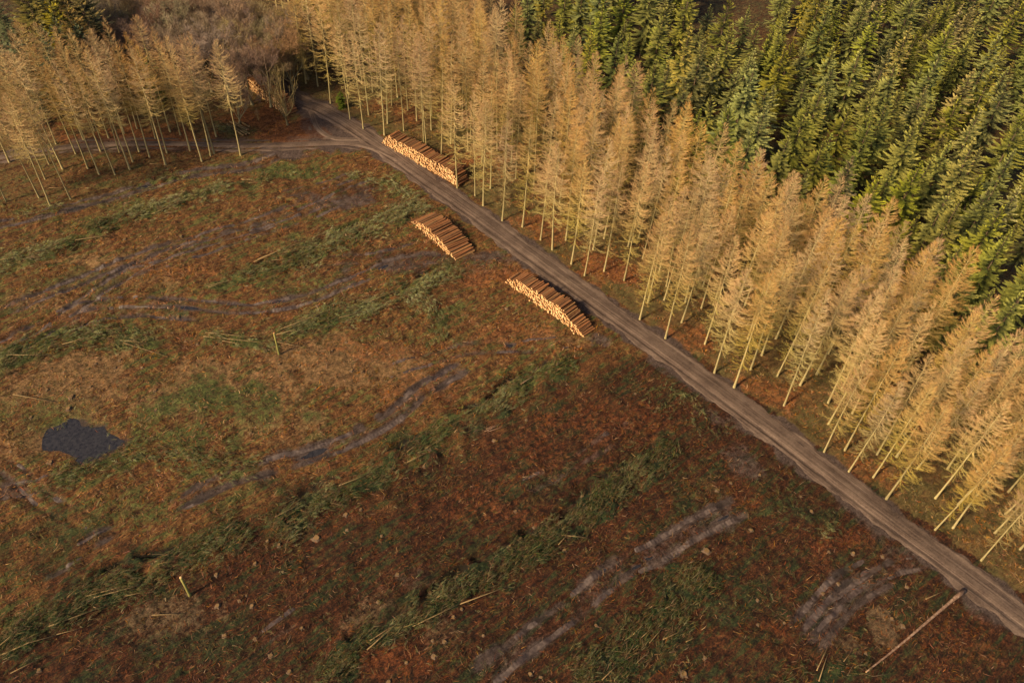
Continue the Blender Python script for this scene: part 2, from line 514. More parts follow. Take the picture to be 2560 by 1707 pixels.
for i, (P, w, s) in enumerate(TRACKS):
    d, sg, arc = polydist(X, Y, P, 4.5)
    L = np.linalg.norm(np.diff(P, axis=0), axis=1).sum()
    ends = smooth01(np.minimum(arc, L - arc) / 3.0 + 0.15)
    body = smooth01((w + 0.1 - d + 1.6 * edge_n) / 0.8)
    wheel = 0
    for off in ((-0.62 * w, 0.62 * w) if w < 2 else (-1.7, -0.55, 0.6, 1.75)):
        wob = off + 0.16 * vnoise(arc, arc * 0 + i * 7, 3.0, 50 + i)
        wheel = np.maximum(wheel, np.exp(-((sg - wob) / (0.42 if s > 0.9 else 0.33)) ** 2) * (d < 4))
    brk = smooth01((1.0 if s > 0.9 else 0.8) + 1.5 * fbm(X, Y, 4.0, 71 + i, 3))
    mud[:] = np.maximum(mud, s * ends * brk * np.clip((0.36 if w < 2 else 0.16) * body + 0.95 * wheel * (0.85 + 0.9 * edge_n), 0, 1))
    lips = np.exp(-((np.abs(sg) - 0.62 * w - 0.55) / 0.22) ** 2) * (d < 4)
    Zg += s * ends * (-0.30 * wheel + 0.14 * lips * (0.7 + 1.5 * edge_n))
    wet[:] = np.maximum(wet, s * ends * wheel * smooth01(0.25 + 2.2 * fbm(X, Y, 2.5, 90 + i, 2)))
BR = np.zeros(X.shape)
for i, (P, w, dn, _) in enumerate(BRASH):
    d, sg, arc = polydist(X, Y, P, 6)
    L = np.linalg.norm(np.diff(P, axis=0), axis=1).sum()
    ends = smooth01(np.minimum(arc, L - arc) / 2.0 + 0.35)
    m = ends * smooth01((w + 0.6 - d + 2.0 * edge_n) / 1.0)
    BR = np.maximum(BR, m * min(dn, 1))
ditch = np.zeros(X.shape)
for i in (1, 2, 5, 6, 7):
    P, w = BRASH[i][0], BRASH[i][1]
    d, sg, arc = polydist(X, Y, P, 6)
    L = np.linalg.norm(np.diff(P, axis=0), axis=1).sum()
    o = w + 0.3 + 1.6 * vnoise(arc, arc * 0 + i, 4.0, 130 + i)
    m = np.exp(-((sg - o) / 0.62) ** 2) * (d < 5.5) * smooth01(np.minimum(arc, L - arc) / 3) * smooth01(0.5 + 2.2 * vnoise(arc, arc * 0 + i, 5.0, 140 + i)) * smooth01(0.75 + 1.8 * fbm(X, Y, 1.6, 150, 3))
    ditch = np.maximum(ditch, m)
Zg -= 0.95 * ditch
Zg += 0.40 * BR * (0.6 + 1.1 * fbm(X, Y, 1.6, 41, 3))
mud *= 1 - 0.85 * BR
wet *= 1 - BR


def inside(px, py, poly):
    r = np.zeros(px.shape, bool)
    j = len(poly) - 1
    for i in range(len(poly)):
        a, b = poly[i], poly[j]
        c = ((a[1] > py) != (b[1] > py)) & (px < (b[0] - a[0]) * (py - a[1]) / (b[1] - a[1] + 1e-12) + a[0])
        r ^= c
        j = i
    return r


FOREST = np.vstack([FOREST_EDGE, [[-60, 420], [500, 420], [500, -40]]])
GROVE = np.vstack([GROVE_EDGE, [[-60, 160], [-400, 400], [-400, 90]]])
forest = np.maximum(smooth01(0.5 + (inside(X + 2.0 * edge_n, Y + 2.0 * edge_n, FOREST) - 0.5)), 0.0)
forest = np.maximum(forest, inside(X + 2.0 * edge_n, Y + 2.0 * edge_n, GROVE) * 1.0)
forest = np.where(inside(X, Y, GROVE) & ~inside(X, Y, FOREST), 0.42, forest)
forest[Y > 128] = 0.45
shade_drk[:] = np.maximum(shade_drk, np.where(Y > 140, 0.7, 0))
shade_drk[:] = np.maximum(shade_drk, np.where(inside(X, Y, GROVE), 0.15, 0))
pd, _, _ = polydist(X, Y, np.vstack([POND, POND[:1]]), 8)
pin = inside(X, Y, POND)
psd = np.where(pin, -pd, pd)
POND_Z = -0.18
Zg = np.where(psd < 3, np.minimum(Zg, 0) * 0 + (POND_Z + np.clip(psd, -1.2, 3) * 0.11 + 0.16 * fbm(X, Y, 2.2, 61, 2)) * smooth01((3 - psd) / 2) + Zg * (1 - smooth01((3 - psd) / 2)), Zg)
wet = np.maximum(wet, smooth01((0.9 - psd) / 0.9))
mud = np.maximum(mud, 0.6 * smooth01((0.5 - psd + 1.6 * edge_n) / 0.9))
grn *= np.where(psd < 0, 0.4, 1)
PUD = []
for px, py, rl, rw in PUDDLES:
    c = D(px, py)
    best = None
    for P, w, s in TRACKS:
        k = np.argmin(np.hypot(*(P - c[:2]).T))
        dd = np.hypot(*(P[k] - c[:2]))
        if best is None or dd < best[0]:
            t = P[min(k + 1, len(P) - 1)] - P[max(k - 1, 0)]
            best = (dd, t / (np.hypot(*t) + 1e-9))
    t = best[1]
    u = (X - c[0]) * t[0] + (Y - c[1]) * t[1]
    v = -(X - c[0]) * t[1] + (Y - c[1]) * t[0]
    q = np.sqrt((u / rl) ** 2 + (v / rw) ** 2)
    near = smooth01((2.6 - q) / 1.6)
    Zg = Zg * (1 - near) + near * (-0.16 + 0.10 * np.clip(q - 1, -0.8, 2) + 0.05 * fbm(X, Y, 0.7, 77, 2))
    mud = np.maximum(mud, 0.9 * smooth01((1.6 - q + 1.6 * edge_n) / 0.8))
    PUD.append((c, t, rl, rw))

rd, rside, rarc = polydist(X, Y, ROAD, 7)
sdist, _, _ = polydist(X, Y, SPUR, 7)
ldist, _, _ = polydist(X, Y, LOOP, 7)
fs = (rd < 6.5) & (rside < 0) & (rd + 1.5 * edge_n > 2.6)
forest[fs] = 1
shade_drk[fs] = 0
ROADW, SPURW = 2.35, 2.0
onroad = np.maximum.reduce([smooth01((ROADW + 1.6 - rd) / 1.2), smooth01((SPURW + 1.4 - sdist) / 1.2), smooth01((2.0 + 1.4 - ldist) / 1.2)])
Zg = Zg * (1 - onroad * 0.85)
verge = smooth01((ROADW + 1.5 - rd + 1.4 * edge_n) / 1.0) * (rside > 0) + smooth01((SPURW + 1.0 - np.minimum(sdist, ldist) + 1.4 * edge_n) / 0.9)
mud = np.maximum(mud, np.clip(0.75 * smooth01((ROADW + 0.35 - rd + 1.4 * edge_n) / 0.8) + 0.45 * verge * smooth01(0.35 + 2 * fbm(X, Y, 6, 99, 2)), 0, 1))
grn = np.clip(np.maximum(grn, 0.78 * BR * (0.8 + 1.6 * fbm(X, Y, 1.5, 171, 3))), 0, 1)


def bilinear(A):
    def f(x, y):
        x, y = np.asarray(x, float), np.asarray(y, float)
        i = np.clip(np.searchsorted(gx, x) - 1, 0, len(gx) - 2)
        j = np.clip(np.searchsorted(gy, y) - 1, 0, len(gy) - 2)
        a = np.clip((x - gx[i]) / (gx[i + 1] - gx[i]), 0, 1)
        b = np.clip((y - gy[j]) / (gy[j + 1] - gy[j]), 0, 1)
        return A[i, j] * (1 - a) * (1 - b) + A[i + 1, j] * a * (1 - b) + A[i, j + 1] * (1 - a) * b + A[i + 1, j + 1] * a * b
    return f


zat = bilinear(Zg)
mud_at, grn_at, tan_at, org_at, br_at, forest_at, road_at, shade_drk_at = map(bilinear, (mud, grn, tan, org, BR, forest, onroad, shade_drk))


def ground_material():
    m, nt, b = new_mat('clearing_ground')
    g = NT(nt)
    pos = g.n('ShaderNodeNewGeometry').outputs['Position']
    a1 = g.n('ShaderNodeSeparateColor')
    g.l(g.attr('mask_a').outputs['Color'], a1.inputs[0])
    a2 = g.n('ShaderNodeSeparateColor')
    g.l(g.attr('mask_b').outputs['Color'], a2.inputs[0])
    nb = g.noise(0.30, 3, 0.6, pos)
    nm = g.noise(1.7, 5, 0.68, pos, 0.6)
    nf = g.noise(5.0, 5, 0.8, pos, 1.0)
    mp = g.n('ShaderNodeMapping')
    mp.vector_type = 'TEXTURE'
    mp.inputs['Rotation'].default_value = (0, 0, 0.74)
    mp.inputs['Scale'].default_value = (1.1, 0.16, 0.3)
    g.l(pos, mp.inputs['Vector'])
    mp2 = g.n('ShaderNodeMapping')
    mp2.vector_type = 'TEXTURE'
    mp2.inputs['Rotation'].default_value = (0, 0, 0.74)
    mp2.inputs['Scale'].default_value = (7.0, 0.9, 1.0)
    g.l(pos, mp2.inputs['Vector'])
    nrow = g.noise(1.0, 4, 0.65, mp2.outputs[0], 0.8)
    nfib = g.noise(1.0, 3, 0.7, mp.outputs[0], 1.5)
    mixn = g.math('MULTIPLY_ADD', nf, 0.62, g.math('MULTIPLY', nm, 0.48))
    mixn = g.math('MULTIPLY_ADD', nfib, 0.34, g.math('SUBTRACT', mixn, 0.22))
    # red brown needle litter
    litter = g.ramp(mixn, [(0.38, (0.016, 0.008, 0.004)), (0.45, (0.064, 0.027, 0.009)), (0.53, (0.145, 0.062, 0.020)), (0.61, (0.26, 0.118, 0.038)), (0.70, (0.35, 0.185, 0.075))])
    dark = g.ramp(mixn, [(0.38, (0.007, 0.004, 0.002)), (0.46, (0.028, 0.010, 0.004)), (0.54, (0.070, 0.023, 0.008)), (0.62, (0.145, 0.047, 0.016)), (0.71, (0.25, 0.098, 0.038))])  # redder litter with the painted shade in its tones
    a3 = g.n('ShaderNodeSeparateColor')
    g.l(g.attr('mask_c').outputs['Color'], a3.inputs[0])
    orange = g.ramp(mixn, [(0.38, (0.035, 0.013, 0.007)), (0.47, (0.12, 0.043, 0.015)), (0.56, (0.22, 0.085, 0.027)), (0.66, (0.33, 0.15, 0.052))])
    tanc = g.ramp(mixn, [(0.38, (0.045, 0.032, 0.012)), (0.46, (0.12, 0.068, 0.026)), (0.55, (0.215, 0.118, 0.050)), (0.66, (0.32, 0.19, 0.09))])
    green = g.ramp(mixn, [(0.38, (0.012, 0.018, 0.006)), (0.47, (0.042, 0.050, 0.013)), (0.57, (0.100, 0.104, 0.027)), (0.68, (0.19, 0.17, 0.055))])
    mudc = g.ramp(mixn, [(0.36, (0.026, 0.016, 0.012)), (0.5, (0.066, 0.044, 0.036)), (0.66, (0.125, 0.088, 0.074))])
    floor = g.ramp(mixn, [(0.36, (0.035, 0.022, 0.009)), (0.48, (0.105, 0.060, 0.022)), (0.6, (0.19, 0.108, 0.038)), (0.74, (0.27, 0.165, 0.06))])
    floor2 = g.ramp(mixn, [(0.36, (0.030, 0.026, 0.009)), (0.5, (0.080, 0.062, 0.020)), (0.66, (0.16, 0.115, 0.042))])
    soft = lambda s, k=1.6: g.math('MULTIPLY_ADD', g.math('SUBTRACT', nm, 0.5), k, s, True)
    floor = g.mix(g.ramp(g.math('MULTIPLY_ADD', nm, 0.5, g.math('MULTIPLY', nb, 0.7)), [(0.52, 0.0), (0.66, 1.0)]), floor, floor2)
    moss = g.ramp(g.math('MULTIPLY_ADD', nrow, 0.75, g.math('MULTIPLY_ADD', nm, 0.35, g.math('MULTIPLY', nb, 0.3))), [(0.685, 0.0), (0.80, 0.9)])
    c = litter
    sh = lambda s: g.ramp(soft(s), [(0.3, 0.0), (0.7, 1.0)])
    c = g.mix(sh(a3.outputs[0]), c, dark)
    green_shade = g.ramp(mixn, [(0.38, (0.006, 0.008, 0.004)), (0.48, (0.015, 0.023, 0.008)), (0.58, (0.040, 0.050, 0.015)), (0.68, (0.10, 0.088, 0.035))])  # green, then orange and tan, repeated with shade painted in
    green = g.mix(sh(a3.outputs[0]), green, green_shade)
    orange_shade = g.ramp(mixn, [(0.38, (0.018, 0.006, 0.004)), (0.47, (0.065, 0.019, 0.007)), (0.56, (0.14, 0.042, 0.013)), (0.66, (0.25, 0.088, 0.028))])
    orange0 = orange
    orange = g.mix(sh(a3.outputs[0]), orange, orange_shade)
    tan_shade = g.ramp(mixn, [(0.38, (0.03, 0.018, 0.010)), (0.46, (0.07, 0.042, 0.021)), (0.55, (0.125, 0.078, 0.040)), (0.66, (0.21, 0.14, 0.08))])
    tanc = g.mix(sh(a3.outputs[0]), tanc, tan_shade)
    c = g.mix(moss, c, green)
    c = g.mix(sh(a1.outputs[2]), c, tanc)
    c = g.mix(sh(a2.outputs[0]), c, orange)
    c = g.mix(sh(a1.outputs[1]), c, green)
    fl = g.mix(sh(a2.outputs[0]), floor, orange0)
    c = g.mix(sh(a2.outputs[1]), c, fl)
    c = g.mix(g.math('MULTIPLY', g.ramp(nrow, [(0.34, 1.0), (0.46, 0.0)]), 0.5), c, g.mix(1.0, c, (0.35, 0.30, 0.30), 'MULTIPLY'))
    c = g.mix(g.ramp(soft(a3.outputs[1], 0.5), [(0.3, 0.0), (0.7, 1.0)]), c, g.ramp(mixn, [(0.4, (0.008, 0.006, 0.004)), (0.7, (0.03, 0.022, 0.012))]))
    mudf = g.ramp(g.math('MULTIPLY_ADD', g.math('SUBTRACT', nf, 0.5), 0.8, soft(a1.outputs[0], 1.0)), [(0.22, 0.0), (0.66, 1.0)])
    mudc = g.mix(g.math('MULTIPLY', a2.outputs[2], 0.75), mudc, (0.022, 0.015, 0.013))
    c = g.mix(mudf, c, mudc)
    # pasture far beyond the wood
    sx = g.n('ShaderNodeSeparateXYZ')
    g.l(pos, sx.inputs[0])
    farf = g.math('MULTIPLY_ADD', sx.outputs[1], 0.05, -13.0, True)
    past = g.ramp(mixn, [(0.35, (0.06, 0.08, 0.025)), (0.7, (0.11, 0.13, 0.045))])
    c = g.mix(farf, c, past)
    g.l(c, b.inputs['Base Color'])
    rough = g.math('MULTIPLY_ADD', a2.outputs[2], -0.45, 0.92)
    g.l(rough, b.inputs['Roughness'])
    g.bump(mixn, 1.0, 0.30, b)
    return m


def grid_faces(nx, ny, keep=None):
    I = np.arange(nx * ny).reshape(nx, ny)
    f = np.stack([I[:-1, :-1], I[1:, :-1], I[1:, 1:], I[:-1, 1:]], -1).reshape(-1, 4)
    return f if keep is None else f[keep.reshape(-1)]


V = np.stack([X, Y, Zg], -1).reshape(-1, 3)
gme = mesh_np('ground', V, [grid_faces(*X.shape)], [ground_material()], True,
              attrs={'mask_a': np.stack([mud, grn, tan], -1).reshape(-1, 3), 'mask_b': np.stack([org, forest, wet], -1).reshape(-1, 3), 'mask_c': np.stack([shade_drk, ditch, shade_drk], -1).reshape(-1, 3)})
tag(obj('ground', gme), 'brown and green felled clearing and forest floor', kind='structure')


# ------------------------------------------------------------------ road and spur
def road_material():
    m, nt, b = new_mat('dirt_road')
    g = NT(nt)
    uv = g.attr('road_uv').outputs['Vector']
    pos = g.n('ShaderNodeNewGeometry').outputs['Position']
    sp = g.n('ShaderNodeSeparateXYZ')
    g.l(uv, sp.inputs[0])
    mp = g.n('ShaderNodeMapping')
    mp.inputs['Scale'].default_value = (3.2, 0.05, 1)
    g.l(uv, mp.inputs['Vector'])
    streak = g.noise(1.6, 4, 0.65, mp.outputs[0], 0.3)
    nf = g.noise(5.0, 5, 0.75, pos)
    nb = g.noise(0.35, 3, 0.6, pos)
    h = g.math('MULTIPLY_ADD', streak, 0.62, g.math('MULTIPLY', nf, 0.38))
    h2 = g.math('MULTIPLY_ADD', nb, 0.3, g.math('MULTIPLY_ADD', h, 1.0, -0.15))
    c = g.ramp(h2, [(0.36, (0.040, 0.025, 0.019)), (0.45, (0.085, 0.056, 0.041)), (0.55, (0.135, 0.092, 0.068)), (0.68, (0.21, 0.150, 0.112))])
    wob = g.math('MULTIPLY_ADD', nb, 0.5, g.math('SUBTRACT', sp.outputs[0], 0.25))
    band = g.ramp(g.math('MULTIPLY_ADD', wob, 0.2, 0.5), [(0.0, 0.9), (0.16, 1.0), (0.24, 0.55), (0.29, 1.0), (0.40, 0.72), (0.46, 0.95), (0.50, 0.6), (0.55, 0.95), (0.66, 1.0), (0.71, 0.55), (0.76, 0.95), (1.0, 0.8)])
    c = g.mix(0.92, c, band, 'MULTIPLY')
    g.l(c, b.inputs['Base Color'])
    b.inputs['Roughness'].default_value = 0.8
    g.bump(h, 0.6, 0.10, b)
    return m


M_ROAD = road_material()


def surface_along(name, P, half, step, label, mat, lift, spots):
    x0, y0 = P.min(0) - half - 1
    x1, y1 = P.max(0) + half + 1
    y0, y1, x0, x1 = max(y0, 18), min(y1, 230), max(x0, -130), min(x1, 75)
    ax, ay = np.arange(x0, x1, step), np.arange(y0, y1, step)
    A, B = np.meshgrid(ax, ay, indexing='ij')
    d, sg, arc = polydist(A, B, P, half + 1.5)
    wv = half + 0.8 * fbm(A, B, 2.2, 21, 4)
    e = smooth01((wv - d) / 0.8)
    prof = 0
    for off, wd, dep in spots:
        o = off + 0.08 * vnoise(arc, arc * 0 + off * 9, 6.0, 33)
        prof = prof + dep * np.exp(-((sg - o) / wd) ** 2)
    Z = zat(A, B) - 0.10 + e * (0.17 + lift) + prof * e + 0.02 * fbm(A, B, 1.0, 23, 3)
    ok = d < half + 0.55
    keep = ok[:-1, :-1] & ok[1:, :-1] & ok[1:, 1:] & ok[:-1, 1:]
    f = grid_faces(len(ax), len(ay), keep)
    used = np.unique(f)
    mp = np.zeros(A.size, np.int64)
    mp[used] = np.arange(len(used))
    Vv = np.stack([A, B, Z], -1).reshape(-1, 3)[used]
    uv = np.stack([sg, arc, d], -1).reshape(-1, 3)[used]
    me = mesh_np(name, Vv, [mp[f]], [mat], True, attrs={'road_uv': uv})
    return tag(obj(name, me), label, kind='structure')


WHEELS = [(-1.15, 0.26, -0.07), (-0.75, 0.12, 0.03), (0.85, 0.26, -0.07), (0.4, 0.10, 0.02), (1.4, 0.12, 0.04), (-1.6, 0.14, 0.045), (-0.2, 0.3, 0.03)]
surface_along('road', ROAD, ROADW, 0.14, 'brown dirt forest road running diagonally past the log stacks', M_ROAD, 0.0, WHEELS)
surface_along('side_track', SPUR, SPURW, 0.16, 'muddy side track leading through the upper grove', M_ROAD, -0.014, [(-0.95, 0.32, -0.10), (0.95, 0.32, -0.10), (0, 0.3, 0.05), (1.6, 0.2, 0.05), (-1.6, 0.2, 0.05)])
surface_along('turning_track', LOOP, 1.6, 0.16, 'muddy curve linking road and side track', M_ROAD, -0.028, [(-0.8, 0.3, -0.09), (0.8, 0.3, -0.09)])


# ------------------------------------------------------------------ wheel ruts pressed by forwarders
def rut_material():
    m, nt, b = new_mat('rut_mud')
    g = NT(nt)
    pos = g.n('ShaderNodeNewGeometry').outputs['Position']
    n1 = g.noise(3.0, 5, 0.7, pos)
    n2 = g.noise(0.5, 3, 0.6, pos)
    h = g.math('MULTIPLY_ADD', n2, 0.5, g.math('MULTIPLY', n1, 0.5))
    c = g.ramp(h, [(0.36, (0.024, 0.015, 0.012)), (0.5, (0.060, 0.041, 0.034)), (0.64, (0.115, 0.083, 0.070))])
    g.l(c, b.inputs['Base Color'])
    g.l(g.ramp(n2, [(0.4, 0.35), (0.6, 0.85)]), b.inputs['Roughness'])
    b.inputs['Specular IOR Level'].default_value = 0.35
    g.bump(n1, 0.5, 0.06, b)
    return m


M_RUT = rut_material()


def rut(P, off, width, seed, keep):
    d_ = np.hypot(*np.diff(P, axis=0).T)
    cum_ = np.concatenate([[0], np.cumsum(d_)])
    sl = np.arange(0.6, cum_[-1] - 0.6, 0.11)
    cx, cy = np.interp(sl, cum_, P[:, 0]), np.interp(sl, cum_, P[:, 1])
    t = unit(np.stack([np.gradient(cx), np.gradient(cy)], 1))
    o = off + 0.22 * vnoise(sl, sl * 0 + seed * 3.1, 4.0, 500 + seed)
    cx, cy = cx - t[:, 1] * o, cy + t[:, 0] * o
    u = np.linspace(-1, 1, 9)
    wd = width * (1 + 0.5 * vnoise(sl, sl * 0 + seed, 1.7, 520 + seed))
    A = cx[:, None] - t[:, 1:2] * u[None] * wd[:, None]
    B_ = cy[:, None] + t[:, 0:1] * u[None] * wd[:, None]
    on = smooth01((keep + 2.2 * fbm(cx, cy, 3.5, 540 + seed % 7, 3)) * 1.6) * smooth01(np.minimum(sl, cum_[-1] - sl) / 2.5)
    rib = 0.045 * np.maximum(0, np.sin((sl[:, None] + 0.10 * np.abs(u)[None]) * 2 * PI / 0.44)) * (np.abs(u) < 0.8)[None]
    cross = 0.05 - 0.16 * np.abs(u[None]) ** 3
    Z = zat(A, B_) + cross + rib * smooth01(0.6 + 2 * fbm(A, B_, 3, 560, 2)) + 0.05 * fbm(A, B_, 0.8, 561, 2) - 0.30 * (1 - on)[:, None]
    me = mesh_np('wheel_rut', np.stack([A, B_, Z], -1).reshape(-1, 3), [grid_faces(len(sl), 9)], [M_RUT], True)
    return obj('wheel_rut', me)


for i, (P, w, s_) in enumerate(TRACKS):
    for k_, off in enumerate((-0.62 * w, 0.62 * w) if w < 2 else (-1.7, -0.55, 0.6, 1.75)):
        tag(rut(P, off, 0.40 if s_ > 0.9 else 0.33, i * 4 + k_, s_ * 0.62), 'muddy wheel rut pressed into the clearing', kind='structure')

# ------------------------------------------------------------------ water
def water_material():
    m, nt, b = new_mat('dark_water')
    g = NT(nt)
    pos = g.n('ShaderNodeNewGeometry').outputs['Position']
    n1 = g.noise(3.0, 3, 0.6, pos)
    c = g.ramp(n1, [(0.35, (0.014, 0.012, 0.012)), (0.7, (0.034, 0.030, 0.029))])
    g.l(c, b.inputs['Base Color'])
    b.inputs['Roughness'].default_value = 0.08
    b.inputs['Specular IOR Level'].default_value = 0.5
    g.bump(n1, 0.02, 0.01, b)
    return m


M_WATER = water_material()


def water_sheet(name, ring, z, label):
    ring = np.asarray(ring)
    c = ring.mean(0)
    Vv = np.vstack([[c[0], c[1], z], np.column_stack([ring, np.full(len(ring), z)])])
    n = len(ring)
    f = np.array([[0, 1 + i, 1 + (i + 1) % n] for i in range(n)])
    return tag(obj(name, mesh_np(name, Vv, [f], [M_WATER])), label, kind='structure')


cp = POND.mean(0)
water_sheet('pond', cp + (POND - cp) * 1.18, POND_Z, 'dark still pond in the felled clearing')
for c, t, rl, rw in PUD:
    a = np.linspace(0, 2 * PI, 20, endpoint=False)
    r = 1.25 + 0.15 * np.sin(3 * a + rl * 9)
    u, v = np.cos(a) * rl * r, np.sin(a) * rw * r
    water_sheet('puddle', np.column_stack([c[0] + u * t[0] - v * t[1], c[1] + u * t[1] + v * t[0]]), -0.175, 'dark puddle lying in a wheel rut')


# ------------------------------------------------------------------ tube and ribbon builders
class Geo:
    def __init__(self):
        self.V, self.Q, self.T, self.C, self.n = [], [], [], [], 0

    def tubes(self, P, R, C, sides=3):
        """P (B,S,3) centre lines, R (B,S) radii, C (B,S,3) colours"""
        B, S, _ = P.shape
        T = np.gradient(P, axis=1)
        T /= np.linalg.norm(T, axis=2, keepdims=True) + 1e-9
        ref = np.where(np.abs(T[..., 2:3]) > 0.9, np.array([1., 0, 0]), np.array([0, 0, 1.]))
        U = np.cross(T, ref)
        U /= np.linalg.norm(U, axis=2, keepdims=True) + 1e-9
        W = np.cross(T, U)
        a = np.linspace(0, 2 * PI, sides, endpoint=False)
        ring = P[:, :, None] + R[:, :, None, None] * (np.cos(a)[None, None, :, None] * U[:, :, None] + np.sin(a)[None, None, :, None] * W[:, :, None])
        I = self.n + np.arange(B * S * sides).reshape(B, S, sides)
        J = np.roll(I, -1, axis=2)
        self.Q.append(np.stack([I[:, :-1], J[:, :-1], J[:, 1:], I[:, 1:]], -1).reshape(-1, 4))
        self.V.append(ring.reshape(-1, 3))
        self.C.append(np.repeat(C[:, :, None], sides, 2).reshape(-1, 3))
        self.n += B * S * sides

    def blades(self, A, Mid, E, W, nrm, c0, c1, wm=0.75):
        """ribbons from A over Mid to the point E, width W across nrm; colours c0 -> c1"""
        N = len(A)
        t = E - A
        s = np.cross(t, nrm)
        s /= np.linalg.norm(s, axis=1, keepdims=True) + 1e-9
        w = (W * 0.5)[:, None]
        P = np.stack([A - s * w, A + s * w, Mid + s * w * wm, Mid - s * w * wm, E], 1)
        I = self.n + np.arange(N * 5).reshape(N, 5)
        self.Q.append(I[:, [0, 1, 2, 3]])
        self.T.append(I[:, [3, 2, 4]])
        self.V.append(P.reshape(-1, 3))
        cm = (c0 + c1) / 2
        self.C.append(np.stack([c0, c0, cm, cm, c1], 1).reshape(-1, 3))
        self.n += N * 5

    def mesh(self, name, mats, smooth=False):
        return mesh_np(name, np.concatenate(self.V), [np.concatenate(self.Q)] + ([np.concatenate(self.T)] if self.T else []), mats, smooth, cols=np.concatenate(self.C))


def trunk_mesh(name, rs, H, r_base, mat, lean=0.25, sides=7):
    n = 12
    t = np.linspace(0, 1, n)
    a = rs.rand() * 2 * PI
    cx = lean * (1 - t) ** 3 * math.cos(a) * -1 + lean * math.cos(a) + 0.10 * np.sin(t * 5 + rs.rand() * 6) * t
    cy = lean * (1 - t) ** 3 * math.sin(a) * -1 + lean * math.sin(a) + 0.10 * np.sin(t * 4 + rs.rand() * 6) * t
    P = np.stack([cx, cy, t * H - 0.15 * (t == 0)], -1)[None]
    R = (r_base * ((1 - t) ** 0.85 * 0.93 + 0.05) + r_base * 0.45 * np.exp(-t * H / 0.35))[None]
    g = Geo()
    g.tubes(P, R, np.ones((1, n, 3)), sides)
    return g.mesh(name, [mat], True), P[0], t


def lerp_c(a, b, t):
    return np.asarray(a) * (1 - t[:, None]) + np.asarray(b) * t[:, None]


